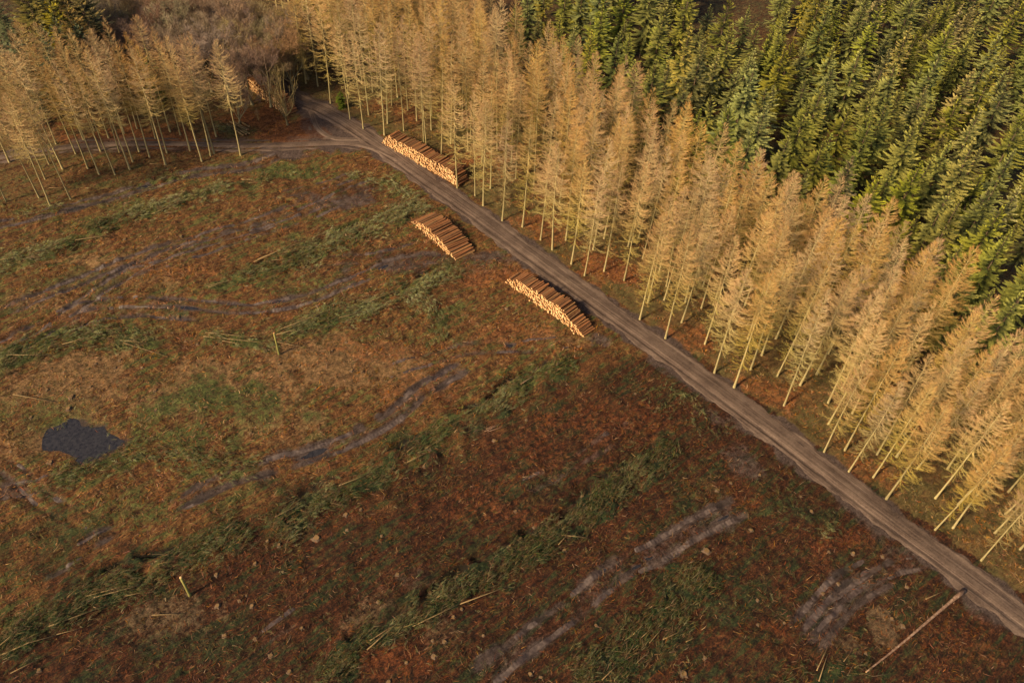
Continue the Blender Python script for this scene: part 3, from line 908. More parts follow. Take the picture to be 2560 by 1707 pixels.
def make_larch(seed, H=20.0, lmax=2.2, low=0.25, fat=1.0):
    rs = RS(seed)
    tm, P, tt = trunk_mesh('larch_trunk', rs, H, 0.138, M_LTRUNK)
    g = Geo()
    zs = []
    z = low * H
    while z < H - 0.25:
        k = rs.randint(4, 7) if z > 0.44 * H else rs.randint(2, 5)
        zs += [z + rs.uniform(-.12, .12) for _ in range(k)]
        z += rs.uniform(0.25, 0.38)
    zs = np.clip(np.array(zs), 0, H - 0.1)
    B = len(zs)
    f = zs / H
    az0 = np.linspace(0, 25, B)
    prof = np.interp(f, [0.15, 0.3, 0.45, 0.58, 0.72, 0.85, 0.94, 1.0], [0.50, 0.70, 0.92, 1.0, 0.82, 0.52, 0.27, 0.08]) ** fat
    L = lmax * prof * rs.uniform(0.72, 1.15, B) * (1 + 0.16 * np.sin(rs.rand() * 6 + az0 * 2))
    L[f < 0.42] *= rs.uniform(0.65, 1.25, (f < 0.42).sum())
    az = rs.rand(B) * 2 * PI
    e0 = np.radians(np.interp(f, [0.2, 0.5, 0.75, 0.9, 1], [-18, -16, -6, 16, 60]) + rs.uniform(-10, 10, B))
    e1 = np.radians(np.interp(f, [0.2, 0.5, 0.75, 0.9, 1], [20, 42, 54, 64, 80]) + rs.uniform(-14, 14, B))
    S = 6
    s = np.linspace(0, 1, S)
    ang = e0[:, None] + (e1 - e0)[:, None] * s[None] ** 1.7
    step = (L / (S - 1))[:, None]
    hr = np.concatenate([np.zeros((B, 1)), np.cumsum(np.cos(ang[:, :-1]) * step, 1)], 1)
    vz = np.concatenate([np.zeros((B, 1)), np.cumsum(np.sin(ang[:, :-1]) * step, 1)], 1)
    azs = az[:, None] + 0.18 * rs.randn(B)[:, None] * s[None]
    bx = np.interp(zs, P[:, 2], P[:, 0])
    by = np.interp(zs, P[:, 2], P[:, 1])
    BP = np.stack([bx[:, None] + hr * np.cos(azs), by[:, None] + hr * np.sin(azs), zs[:, None] + vz], -1)
    rad = np.interp(f, [0.2, 0.6, 1], [0.020, 0.026, 0.010])[:, None] * (1 - 0.6 * s[None])
    lowc, upc = np.array([0.34, 0.265, 0.078]), np.array([0.40, 0.290, 0.122])
    hb = smooth01((f - 0.35) / 0.35)
    cb = lerp_c(lowc, upc, hb) * rs.uniform(0.85, 1.15, (B, 1))
    tipc = lerp_c([0.34, 0.255, 0.075], [0.45, 0.240, 0.100], hb)
    bc = cb[:, None] * (1 - s[None, :, None] * 0.4) + tipc[:, None] * s[None, :, None] * 0.4
    g.tubes(BP, rad, bc)
    # shoots that sweep up along the branches
    N = np.maximum(5, (L * np.interp(f, [0.25, 0.5, 1.0], [8, 14, 20])).astype(int))
    bi = np.repeat(np.arange(B), N)
    n = len(bi)
    ts = 0.30 + 0.70 * rs.rand(n)
    fi = ts * (S - 1)
    i0 = np.clip(fi.astype(int), 0, S - 2)
    w = (fi - i0)[:, None]
    A = BP[bi, i0] * (1 - w) + BP[bi, i0 + 1] * w
    T = unit(BP[bi, i0 + 1] - BP[bi, i0])
    side = unit(np.cross(T, [0, 0, 1.])) * rs.choice([-1, 1], n)[:, None]
    d = unit(T + side * rs.uniform(0.15, 0.85, (n, 1)) + np.array([0, 0, 1]) * rs.uniform(-0.25, 0.2, (n, 1)))
    ln = (rs.uniform(0.3, 0.95, n) * (1.1 - 0.5 * ts) * (0.5 + 0.5 * L[bi] / lmax))
    Mid = A + d * ln[:, None] * 0.55
    E = Mid + unit(d * 0.8 + np.array([0, 0, 0.42])) * ln[:, None] * 0.5
    k = smooth01(ts * 0.9 + 0.1)
    c1 = cb[bi] * (1 - k[:, None]) + tipc[bi] * k[:, None]
    g.blades(A, Mid, E, rs.uniform(0.012, 0.021, n), rs.randn(n, 3), cb[bi], c1)
    m = n
    rp = lambda a: a
    q = rs.uniform(0.2, 0.9, (m, 1))
    A2 = rp(A) * (1 - q) + rp(E) * q
    d2 = unit(rp(E - A) / (rp(ln)[:, None]) + rs.randn(m, 3) * 0.45 + [0, 0, 0.15]) * rs.uniform(0.12, 0.34, (m, 1))
    g.blades(A2, A2 + d2 * 0.55, A2 + d2 + [0, 0, 0.02], rs.uniform(0.010, 0.016, m), rs.randn(m, 3), rp(c1), rp(c1))
    return tm, g.mesh('larch_crown', [M_LARCH])


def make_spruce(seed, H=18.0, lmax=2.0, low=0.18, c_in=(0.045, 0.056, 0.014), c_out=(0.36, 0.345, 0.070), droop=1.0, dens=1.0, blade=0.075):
    rs = RS(seed)
    tm, P, tt = trunk_mesh('spruce_trunk', rs, H, 0.17, M_STRUNK, 0.1)
    g = Geo()
    zs = []
    z = low * H
    while z < H - 0.2:
        k = rs.randint(5, 8)
        zs += [z + rs.uniform(-.12, .12) for _ in range(k)]
        z += rs.uniform(0.42, 0.58)
    zs = np.clip(np.array(zs), 0, H - 0.06)
    B = len(zs)
    f = zs / H
    prof = np.interp(f, [0.1, 0.35, 0.58, 0.72, 0.85, 0.94, 1.0], [0.85, 1.0, 0.95, 0.72, 0.42, 0.19, 0.05])
    lump = 1 + 0.12 * np.sin(rs.rand() * 6 + f * 21)
    L = lmax * prof * lump * rs.uniform(0.65, 1.2, B)
    az = rs.rand(B) * 2 * PI
    e0 = np.radians(np.interp(f, [0.2, 0.6, 0.85, 1], [-22 * droop, -8 * droop, 12, 60]) + rs.uniform(-8, 8, B))
    e1 = np.radians(np.interp(f, [0.2, 0.6, 0.85, 1], [14, 24, 40, 75]) + rs.uniform(-12, 12, B))
    S = 5
    s = np.linspace(0, 1, S)
    ang = e0[:, None] + (e1 - e0)[:, None] * s[None] ** 1.6
    step = (L / (S - 1))[:, None]
    hr = np.concatenate([np.zeros((B, 1)), np.cumsum(np.cos(ang[:, :-1]) * step, 1)], 1)
    vz = np.concatenate([np.zeros((B, 1)), np.cumsum(np.sin(ang[:, :-1]) * step, 1)], 1)
    BP = np.stack([hr * np.cos(az)[:, None] + np.interp(zs, P[:, 2], P[:, 0])[:, None], hr * np.sin(az)[:, None] + np.interp(zs, P[:, 2], P[:, 1])[:, None], zs[:, None] + vz], -1)
    cin, cout = np.array(c_in), np.array(c_out)
    bv = rs.uniform(0.85, 1.15, B)
    g.tubes(BP, 0.03 * (1 - 0.8 * s)[None] * np.ones((B, 1)), np.tile(np.array([0.05, 0.035, 0.02]), (B, S, 1)))
    K = np.maximum(5, (L * 12 * dens).astype(int))
    bi = np.repeat(np.arange(B), K * 2)
    n = len(bi)
    idx = np.arange(n) - np.repeat(np.concatenate([[0], np.cumsum(K * 2)[:-1]]), K * 2)
    ts = np.clip(0.12 + 0.88 * (idx // 2 + 0.5) / K[bi] + rs.uniform(-0.03, 0.03, n), 0, 0.995)
    fi = ts * (S - 1)
    i0 = np.clip(fi.astype(int), 0, S - 2)
    w = (fi - i0)[:, None]
    A = BP[bi, i0] * (1 - w) + BP[bi, i0 + 1] * w
    T = unit(BP[bi, i0 + 1] - BP[bi, i0])
    sd0 = unit(np.cross(T, [0, 0, 1.]))
    side = sd0 * np.where(idx % 2, 1.0, -1.0)[:, None]
    plane = unit(np.cross(sd0, T))
    d = unit(T * rs.uniform(0.6, 0.95, (n, 1)) + side * rs.uniform(0.55, 0.85, (n, 1)) - np.array([0, 0, 1]) * rs.uniform(-0.12, 0.15, (n, 1)))
    ln = (0.22 + 0.34 * L[bi] / lmax) * (1.12 - ts) ** 0.6 * rs.uniform(0.75, 1.2, n)
    Mid = A + d * ln[:, None] * 0.6
    E = Mid + unit(d + np.array([0, 0, -0.02])) * ln[:, None] * 0.45
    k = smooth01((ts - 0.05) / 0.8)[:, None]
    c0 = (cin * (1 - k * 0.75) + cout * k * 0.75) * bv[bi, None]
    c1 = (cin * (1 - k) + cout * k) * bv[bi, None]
    nrm = unit(plane + 0.22 * rs.randn(n, 3))
    g.blades(A, Mid, E, rs.uniform(0.75, 1.15, n) * blade * 1.2, nrm, c0, c1, 0.85)
    return tm, g.mesh('spruce_crown', [M_SPRUCE])


def make_broadleaf(seed, H=13.0, spread=0.55, c0=(0.20, 0.15, 0.10), c1=(0.26, 0.17, 0.12), trunk_f=0.22, r0_=0.26, ntwig=9, nmain=5, thin=False, upb=0.2):
    rs = RS(seed)
    gt, g = Geo(), Geo()
    gens = [[(np.array([0, 0, -0.15]), np.array([0, 0, 1.0]), H * trunk_f, r0_)]]
    seg_all = []
    cfg = [(nmain, 0.75), (5, 0.62), (6, 0.52), (6, 0.5)]
    if thin:
        cfg = [(nmain, 0.75), (4, 0.7), (4, 0.55), (3, 0.5)]
    for lev in range(5):
        nxt = []
        for p, d, L, r in gens[lev]:
            S = 5
            pts = [p]
            dd = d.copy()
            for k in range(S - 1):
                dd = unit(dd + rs.randn(3) * (0.06 if lev == 0 else 0.16) + np.array([0, 0, 0.10 if lev else 0]))
                pts.append(pts[-1] + dd * L / (S - 1))
            pts = np.array(pts)
            rr = r * np.linspace(1, 0.55, S)
            if lev == 0:
                rr[0] *= 1.5
            seg_all.append((lev, pts, rr))
            if lev < 4:
                nb, q = cfg[lev]
                for b in range(nb):
                    t = rs.uniform(0.45, 1.0) if lev else rs.uniform(0.7, 1.0)
                    if b == 0:
                        t = 1.0
                    i = min(int(t * (S - 1)), S - 2)
                    w = t * (S - 1) - i
                    a = pts[i] * (1 - w) + pts[i + 1] * w
                    sd_ = unit(np.cross(unit(pts[-1] - pts[0]), rs.randn(3)))
                    nd_ = unit(unit(pts[-1] - pts[0]) * (1.0 if b == 0 else rs.uniform(0.35, 0.9)) + sd_ * (spread * (0.4 if b == 0 else rs.uniform(0.7, 1.5))) + np.array([0, 0, upb]))
                    l2 = (H * 0.33 if lev == 0 else L * q) * rs.uniform(0.75, 1.2)
                    nxt.append((a, nd_, l2, max(0.006, r * (0.55 if b == 0 else 0.4))))
        gens.append(nxt)
    for lev in (0, 1):
        P_ = np.array([s[1] for s in seg_all if s[0] == lev])
        R_ = np.array([s[2] for s in seg_all if s[0] == lev])
        gt.tubes(P_, R_, np.ones(P_.shape), 6)
    for lev, sides in ((2, 4), (3, 3)):
        P_ = np.array([s[1] for s in seg_all if s[0] == lev])
        R_ = np.maximum(np.array([s[2] for s in seg_all if s[0] == lev]), 0.012)
        g.tubes(P_, R_, np.tile(np.array(c0), (P_.shape[0], P_.shape[1], 1)), sides)
    T4 = [s[1] for s in seg_all if s[0] == 4]
    A = np.array([p[0] for p in T4])
    Mi = np.array([p[2] for p in T4])
    E = np.array([p[4] for p in T4])
    n = len(A)
    rep = lambda a, k: np.repeat(a, k, 0)
    g.blades(A, Mi, E, np.full(n, 0.022), rs.randn(n, 3), np.tile(c0, (n, 1)), np.tile(c1, (n, 1)))
    k = ntwig
    t = rs.rand(n * k, 1)
    A2 = rep(A, k) * (1 - t) + rep(E, k) * t
    dv = unit(unit(rep(E - A, k)) + 0.8 * rs.randn(n * k, 3)) * rs.uniform(0.25, 0.6, (n * k, 1)) * H / 13
    g.blades(A2, A2 + dv * 0.5, A2 + dv + [0, 0, 0.05], np.full(n * k, 0.017), rs.randn(n * k, 3), np.tile(c0, (n * k, 1)), np.tile(c1, (n * k, 1)))
    return gt.mesh('broadleaf_trunk', [M_BTRUNK], True), g.mesh('broadleaf_crown', [M_BROAD])


LARCH = [make_larch(100 + i, 20.0, lm, lo, ft) for i, (lm, lo, ft) in enumerate([(2.05, 0.20, 1.0), (2.45, 0.24, 0.8), (1.85, 0.18, 1.15), (2.6, 0.26, 0.9), (2.2, 0.16, 0.7), (2.0, 0.25, 1.3), (2.35, 0.2, 1.0), (1.8, 0.18, 0.75)])]
LARCH_BARE = [make_larch(140 + i, 20.0, lm, lo, ft) for i, (lm, lo, ft) in enumerate([(2.1, 0.40, 1.0), (2.5, 0.44, 0.8), (2.0, 0.38, 1.1), (2.4, 0.42, 0.75)])]
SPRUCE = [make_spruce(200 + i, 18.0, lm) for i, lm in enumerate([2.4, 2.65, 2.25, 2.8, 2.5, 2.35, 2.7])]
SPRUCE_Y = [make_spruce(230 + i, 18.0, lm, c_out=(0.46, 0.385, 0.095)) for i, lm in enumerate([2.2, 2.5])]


def tree(name, protos, k, x, y, H, H0, rz, label, cat, group, wide=1.0):
    e = empty(name, (x, y, float(zat(x, y)) - 0.05), rz, (wide * H / H0, wide * H / H0, H / H0))
    e.rotation_euler = (0.022 * math.sin(x * 12.9 + y * 7.7), 0.022 * math.sin(x * 5.3 - y * 9.1), rz)
    tm, cm = protos[k % len(protos)]
    obj('trunk', tm, e)
    obj('crown', cm, e)
    tag(e, label, cat, group)
    return e


# ---- larches of the plantation right of the road: front trees from the photograph
rsL = RS(5)
front = [C2(70, 815), C2(160, 880), C2(197, 785), C2(305, 925), C2(325, 840), C2(437, 890), C2(592, 1005), C2(573, 958), C2(625, 888), C2(692, 1075), C2(803, 1285), C2(925, 1335), C2(980, 1405), C2(1110, 1510), C2(1030, 1285), C2(1248, 1555),
         C5(1372, 80), C5(1452, 150), C5(1545, 85), C5(1582, 245), C5(1672, 325), C5(1730, 155), C5(1805, 300), C5(1942, 362), C5(2050, 625), C5(2105, 510), C5(2225, 755), C5(2215, 500), C5(2335, 650),
         C6(170, 795), C6(235, 990), C6(370, 1090), C6(480, 975), C6(665, 1010), C6(655, 760), C6(710, 1215), C6(1015, 1340), C6(985, 1530),
         CL(755, 1160), CL(790, 1350), CL(1050, 1185), CL(1015, 1390), C9(1155, 115), C9(1410, 300), C9(1750, 290), C9(1745, 510), C9(1870, 495), C9(2060, 720), C9(2155, 530), C9(2330, 640), C9(2400, 960),
         CA(1025, 1170), CA(880, 970), CA(745, 940), CA(600, 700), CA(1465, 1290), CA(1380, 915), CA(1500, 1030), CA(1230, 1105)]
larch_pts = []
for p in front:
    if all(np.hypot(*(p[:2] - q)) > 1.3 for q in larch_pts):
        larch_pts.append(p[:2])
n_front = len(larch_pts)
# plantation interior: rows parallel to the road, up to the crowns that border the spruces
BORDER = np.array([G(x, y, z)[:2] for x, y, z in [(1230, -40, 19), (1290, 0, 19), (1350, 30, 19), (1430, 62, 19), (1480, 112, 19), (1550, 130, 19), (1615, 150, 19), (1665, 212, 19), (1720, 245, 19), (1790, 300, 19), (1890, 365, 19), (1960, 375, 19), (2050, 420, 19), (2130, 445, 19), (2220, 480, 19), (2290, 520, 19), (2370, 590, 19), (2440, 655, 19), (2470, 740, 19), (2530, 760, 19), (2620, 770, 19)]])
FAR_BORDER = np.array([G(x, y, 19)[:2] for x, y in [(640, -60), (1230, -60)]])
E2 = spline(FOREST_EDGE, 1.0)
EDGE_S = np.concatenate([[0], np.cumsum(np.hypot(*np.diff(E2, axis=0).T))])
LARCH_POLY = np.vstack([FOREST_EDGE, [G(600, -90)[:2]], G(700, -190)[None, :2], BORDER[0:1] + [-4, 12], BORDER, [[70, 62]], [[78, 35]]])
cand = []
for row in range(1, 20):
    dd = 1.6 + row * 3.05
    s = rsL.uniform(0, 3.0)
    while s < EDGE_S[-1]:
        i = min(np.searchsorted(EDGE_S, s), len(E2) - 2)
        t = unit(E2[i + 1] - E2[i])
        nrm = np.array([t[1], -t[0]])
        p = E2[i] + nrm * (dd + rsL.uniform(-0.9, 0.9)) + t * rsL.uniform(-0.6, 0.6)
        cand.append(p)
        s += rsL.uniform(2.8, 3.9)
cand = np.array(cand)
cand = cand[inside(cand[:, 0], cand[:, 1], LARCH_POLY)]


def seen(pts, H, mx=45, my=20):
    a = project(np.column_stack([pts, np.zeros(len(pts))]))
    b = project(np.column_stack([pts, np.full(len(pts), H)]))
    lo, hi = np.minimum(a, b), np.maximum(a, b)
    return (hi[:, 0] > -mx) & (lo[:, 0] < 2560 + mx) & (hi[:, 1] > -my) & (lo[:, 1] < 1707 + my)


cand = cand[seen(cand, 20)]
for p in cand:
    if all(np.hypot(*(p - q)) > 2.3 for q in larch_pts):
        larch_pts.append(p)
larch_pts = np.array(larch_pts)
STACKS_XY = [(G(955, 358), G(1142, 463), 2.6), ]


def clear_of_stack(p):
    a, b = G(955, 358)[:2], G(1142, 463)[:2]
    e = b - a
    t = np.clip(((p - a) @ e) / (e @ e), 0, 1)
    return np.hypot(*(p - a - t * e)) > 2.4 or t in (0, 1)


dE, sE, aE = polydist(larch_pts[:, 0], larch_pts[:, 1], E2, 400)
rowE = np.maximum(0, np.round((dE * np.sign(-sE) - 1.6) / 3.05)).astype(int) + 1
order = np.lexsort((aE, rowE))
count = {}
ROWN = ['', 'front', 'second', 'third', 'fourth', 'fifth', 'sixth', 'seventh', 'eighth', 'ninth', 'tenth', 'eleventh', 'twelfth', 'thirteenth', 'fourteenth', 'fifteenth', 'sixteenth', 'seventeenth', 'eighteenth', 'nineteenth', 'twentieth']
for i in order:
    p = larch_pts[i]
    if i >= n_front and not clear_of_stack(p):
        continue
    r = int(rowE[i])
    count[r] = count.get(r, 0) + 1
    H = rsL.uniform(17.6, 20.6) if p[1] > 66 else rsL.uniform(16.6, 19.2)
    lab = f'bare golden larch, {ROWN[min(r, 20)]} row from the road, {nth(count[r])} up from the lower right'
    tree('larch_tree', LARCH, rsL.randint(0, 99), p[0], p[1], H, 20, rsL.rand() * 6.28, lab, 'larch', 'bare larches right of the road', rsL.uniform(0.85, 1.12))

# ---- larches of the upper left grove
grove = [(45, 1380), (65, 1110), (270, 1355), (345, 1410), (310, 1225), (340, 1130), (485, 1365), (435, 1165), (520, 1055), (605, 1160), (680, 1195), (690, 1035), (790, 1200), (890, 1165), (820, 1050), (910, 1110), (955, 1045), (1025, 1080), (1135, 1135), (1145, 1055), (1300, 1030), (1380, 1100), (1440, 1060), (1465, 1050), (1645, 1060), (1165, 905), (-60, 1200), (-40, 1050), (-90, 1420), (150, 1000), (235, 945), (385, 985), (470, 930), (575, 960), (650, 900), (745, 945), (850, 915), (940, 885), (1065, 950), (1235, 925), (1335, 945), (20, 960), (1480, 935)]
grove_xy = [C1(*p)[:2] for p in grove]
for k, (i) in enumerate(sorted(range(len(grove)), key=lambda i: grove[i][0])):
    p = grove_xy[i]
    lab = f'tall bare larch with clean pale trunk in the upper grove, {nth(k + 1)} trunk from left'
    tree('larch_tree', LARCH_BARE, rsL.randint(0, 99), p[0], p[1], rsL.uniform(18.2, 20.6), 20, rsL.rand() * 6.28, lab, 'larch', 'larches of the upper grove', rsL.uniform(0.85, 1.1))

# ---- spruces
rsS = RS(8)
BS = spline(BORDER, 1.0)
pts = []
SP_POLY = np.vstack([BORDER + [1.5, 1.5], [[95, 55]], [[190, 90]], [[190, 260]], [[20, 260]]])
HEATH = np.array([G(x, y, 8)[:2] for x, y in [(1740, -20), (1745, 60), (1790, 68), (1900, 85), (1935, 50), (1950, -20), (1940, -90), (1740, -90)]])
kept, nk = np.zeros((4000, 2)), 0
for _ in range(14000):
    c = rsS.uniform((-20, 50), (185, 250))
    lim = 4.3 + 0.006 * max(0, c[1] - 100)
    if nk == 0 or ((kept[:nk] - c) ** 2).sum(1).min() > lim * lim:
        kept[nk] = c
        nk += 1
pts = kept[:nk].copy()
ok = inside(pts[:, 0], pts[:, 1], SP_POLY) & seen(pts, 18, 30, 0) & ~inside(pts[:, 0], pts[:, 1], HEATH)
pts = pts[ok]
dl = np.array([np.min(np.hypot(*(larch_pts - p).T)) for p in pts])
pts = pts[dl > 2.6]
print('spruce candidates', len(pts))
print('spruces', len(pts), 'larches', len(larch_pts))
dS, sS, aS = polydist(pts[:, 0], pts[:, 1], BS, 400)
rowS = np.floor(dS / 4.9).astype(int) + 1
count = {}
for i in np.lexsort((aS, rowS)):
    p = pts[i]
    r = int(rowS[i])
    count[r] = count.get(r, 0) + 1
    rn = 'row along the larch edge' if r == 1 else f'{nth(r)} row behind the larch edge'
    yel = rsS.rand() < 0.18
    H = 12.0 + 7.0 * rsS.rand()
    lab = f'{"yellowish" if yel else "dark"} green spruce, {rn}, {nth(count[r]) if count[r] < 100 else count[r]} from upper left'
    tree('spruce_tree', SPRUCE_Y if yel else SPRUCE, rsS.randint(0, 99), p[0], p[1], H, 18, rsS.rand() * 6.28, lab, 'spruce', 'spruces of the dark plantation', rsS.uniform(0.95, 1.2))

# ---- bare broadleaf wood and conifers at the upper left
BROAD = [make_broadleaf(300, 13, 0.6, (0.23, 0.165, 0.09), (0.30, 0.20, 0.11)), make_broadleaf(301, 13, 0.5, (0.21, 0.15, 0.095), (0.29, 0.18, 0.115)), make_broadleaf(302, 13, 0.65, (0.23, 0.18, 0.09), (0.32, 0.22, 0.11)), make_broadleaf(303, 13, 0.45, (0.19, 0.14, 0.10), (0.26, 0.17, 0.12))]
ISLAND = make_broadleaf(311, 12, 0.6, (0.32, 0.23, 0.11), (0.38, 0.235, 0.13), 0.13, 0.20, 1, 7, True, 0.55)
p = CA(540, 1410)
tree('broadleaf_tree', [ISLAND], 0, p[0], p[1], 14.0, 12, 0.6, 'wide bare broadleaf tree on the bracken island by the road bend', 'broadleaf tree', 'bare broadleaf trees', 0.95)
p = CB(2200, 1145)
tree('broadleaf_tree', [ISLAND], 0, p[0], p[1], 10.5, 12, 2.6, 'bare mossy broadleaf tree beside the brash heap on the spur', 'broadleaf tree', 'bare broadleaf trees', 1.2)
rsB = RS(12)
wood = []
for px, py in [(640, 60), (700, 130), (770, 40), (830, 110), (900, 60), (960, 130), (1040, 70), (1090, 150), (1150, 60), (1200, 130), (1270, 80), (1330, 150), (1390, 80), (1440, 190), (1500, 130), (1560, 230), (1620, 150), (1680, 260), (1740, 180), (1500, 330), (1590, 380), (1380, 300), (1250, 260), (1660, 400), (1100, 280), (940, 240), (820, 230), (1200, 10), (1330, 20), (1480, 40), (1620, 60), (860, 0), (1000, 0), (700, 0), (560, 330), (650, 380), (1740, 330), (1800, 60), (1830, 150), (1790, 250), (1900, 110), (1880, 220), (1950, 300), (1860, 330), (1960, 180), (1720, 20), (2020, 60), (2050, 240), (1780, 400)]:
    wood.append(C1(px + rsB.uniform(-15, 15), py + rsB.uniform(-15, 15), 9.0))
for k, p in enumerate(sorted(wood, key=lambda p: project(p)[0, 0])):
    lab = f'leafless grey-brown broadleaf in the wood behind the grove, {nth(k + 1)} crown from left'
    tree('broadleaf_tree', BROAD, rsB.randint(0, 99), p[0], p[1], rsB.uniform(12, 16.5), 13, rsB.rand() * 6.28, lab, 'broadleaf tree', 'bare broadleaf trees', rsB.uniform(1.0, 1.3))
YEL = [make_spruce(400 + i, 17, 3.2, 0.1, (0.035, 0.04, 0.01), (0.38, 0.27, 0.05), 0.4, 0.9, 0.11) for i in range(2)]
DARK = [make_spruce(410, 18, 3.0, 0.1, (0.018, 0.028, 0.010), (0.17, 0.175, 0.075), 1.0, 0.9, 0.09)]
for k, (px, py) in enumerate(sorted([(150, 40), (260, 20), (340, 90), (430, 20), (500, 70), (560, 30), (600, 120), (230, 130), (400, 150), (505, 190)])):
    p = C1(px, py, 13)
    tree('pine_tree', YEL, k, p[0], p[1], rsB.uniform(18, 21), 17, rsB.rand() * 6, f'yellow-green conifer in the upper left corner, {nth(k + 1)} yellow crown from the left', 'conifer', 'conifers of the upper left corner')
for k, (px, py) in enumerate(sorted([(10, 120), (60, 230), (-30, 30), (120, 330), (40, 420), (200, 260), (420, 300), (560, 260), (640, 200), (330, 330)])):
    p = C1(px, py, 12)
    tree('spruce_tree', DARK, 0, p[0], p[1], rsB.uniform(13, 17), 18, rsB.rand() * 6, f'dark spruce behind the upper grove, {nth(k + 1)} of these from the left', 'spruce', 'conifers of the upper left corner')
IVY = [make_spruce(420, 9, 1.0, 0.05, (0.03, 0.05, 0.01), (0.10, 0.13, 0.02), 0.3, 1.2, 0.09)]
p = CB(1390, 560, 8)
tree('ivy_tree', IVY, 0, p[0], p[1], 11, 9, 0, 'slim bright green evergreen standing among the grove crowns', 'evergreen', None)
p = CA(1150, 1215)
tree('young_spruce', IVY, 0, p[0], p[1], 3.4, 9, 0, 'small dark young spruce on the verge at the road bend', 'young spruce', None, 2.2)
p = CA(210, 1365)
tree('young_larch', [make_larch(500, 20, 3.0, 0.1)], 0, p[0], p[1], 2.4, 20, 0, 'tiny yellow larch sapling on the bracken island', 'sapling', None, 1.5)


# ------------------------------------------------------------------ log stacks
def log_data(sides=8):
    a = np.linspace(0, 2 * PI, sides, endpoint=False)
    ring = np.column_stack([np.zeros(sides), np.cos(a), np.sin(a)])
    Vv = np.vstack([ring, ring + [1, 0, 0]])
    Q = np.array([[i, i + sides, (i + 1) % sides + sides, (i + 1) % sides] for i in range(sides)])
    return Vv, Q, sides


LV, LQ, LS = log_data()
caps = np.vstack([np.arange(LS)[::-1], np.arange(LS) + LS])
LOG_ME = mesh_np('log', LV, [LQ, caps], [M_LOG, M_END], fmat=[0] * LS + [1, 1])
LOG_ME.polygons.foreach_set('use_smooth', [True] * LS + [False, False])


def log_stack(a, b, depth, height, dia, label, seed, uneven=0.3, ends=(1.2, 1.2), flip=1):
    """cut ends along the ground line a-b, logs reaching back from it"""
    rs = RS(seed)
    a, b = np.asarray(a[:2]), np.asarray(b[:2])
    e = b - a
    L = np.hypot(*e)
    t = e / L
    back = np.array([-t[1], t[0]]) * flip
    root = empty('log_stack', (a[0], a[1], float(zat(*(a + e / 2 + back * depth / 2)))), math.atan2(t[1], t[0]))
    logs = []
    rows = int(height / (dia * 0.87)) + 1
    for j in range(rows):
        s = (j % 2) * dia / 2
        while s < L:
            hl = height * min(1, (s + 0.15) / ends[0], (L - s + 0.15) / ends[1]) ** 0.75 * (1 - uneven * 0.5 + uneven * (0.5 + vnoise(np.array(s), np.array(seed * 3.3), 2.2, seed)))
            z = dia * 0.5 + j * dia * 0.87
            if z < hl:
                top = z + dia * 0.87 >= hl
                logs.append((s + rs.uniform(-.03, .03) * (1 if not top else 2), z + rs.uniform(-.02, .02) + (rs.uniform(-.03, .10) if top else 0), dia * 0.5 * rs.uniform(0.62, 1.15), rs.uniform(-0.16, 0.16) if rs.rand() > 0.15 else rs.uniform(-0.4, 0.4), top, rs.randn() * (0.045 if top else 0.015)))
            s += dia * rs.uniform(0.96, 1.1)
    tops = [l for l in logs if l[4]]
    rest = [l for l in logs if not l[4]]
    rest.sort(key=lambda l: -l[1])
    keep = (tops + rest)[:300]
    left = (tops + rest)[300:]
    for s, z, r, y0, _, tw in keep:
        o = obj('log', LOG_ME, root, (s, flip * y0, z), (0, 0, flip * PI / 2 + tw), (depth * rs.uniform(0.94, 1.05), r, r))
    if left:
        Vs, Q_, Cp = [], [], []
        for k_, (s, z, r, y0, _, tw) in enumerate(left):
            v = np.column_stack([s - flip * LV[:, 1] * r + 0 * LV[:, 0], flip * (y0 + LV[:, 0] * depth), z + LV[:, 2] * r])
            Vs.append(v)
            Q_.append(LQ + k_ * 2 * LS)
            Cp.append(caps + k_ * 2 * LS)
        nq = sum(len(q) for q in Q_)
        ncp = sum(len(q) for q in Cp)
        me = mesh_np('lower_logs', np.concatenate(Vs), [np.concatenate(Q_), np.concatenate(Cp)], [M_LOG, M_END], fmat=[0] * nq + [1] * ncp)
        tag(obj('lower_logs', me, root), 'pale cut ends of the lower logs', kind='stuff')
    tag(root, label, 'log stack', 'log stacks beside the road')
    return root


log_stack(G(957, 358), G(1146, 466), 2.4, 2.35, 0.25, 'long tall stack of pale-ended logs against the larches above the road', 61, 0.35, (2.2, 1.6))
log_stack(G(1028, 556), G(1141, 652), 3.7, 1.75, 0.25, 'low broad stack showing its bark-brown log tops, middle of the three', 62, 0.35, (3.5, 4.0))
log_stack(G(1264, 706), G(1460, 846), 2.3, 2.5, 0.27, 'tapering stack with pale cut ends, lowest along the road', 63, 0.4, (2.6, 4.5))
log_stack(G(614, 216), G(716, 290), 2.4, 2.2, 0.26, 'distant pale log stack behind the bare island tree', 64, 0.5, (1.5, 2.0))


def tube_obj(name, pts, radii, mats, sides=8, cut=True):
    g_pts = np.asarray(pts, float)[None]
    g = Geo()
    g.tubes(g_pts, np.asarray(radii, float)[None], np.ones(g_pts.shape), sides)
    n = len(pts)
    V_ = np.concatenate(g.V)
    Q_ = np.concatenate(g.Q)
    c_ = np.vstack([np.arange(sides)[::-1], np.arange(sides) + (n - 1) * sides])
    me = mesh_np(name, V_, [Q_, c_], mats, fmat=[0] * len(Q_) + [1 if cut else 0] * 2)
    me.polygons.foreach_set('use_smooth', [True] * len(Q_) + [False] * 2)
    return me


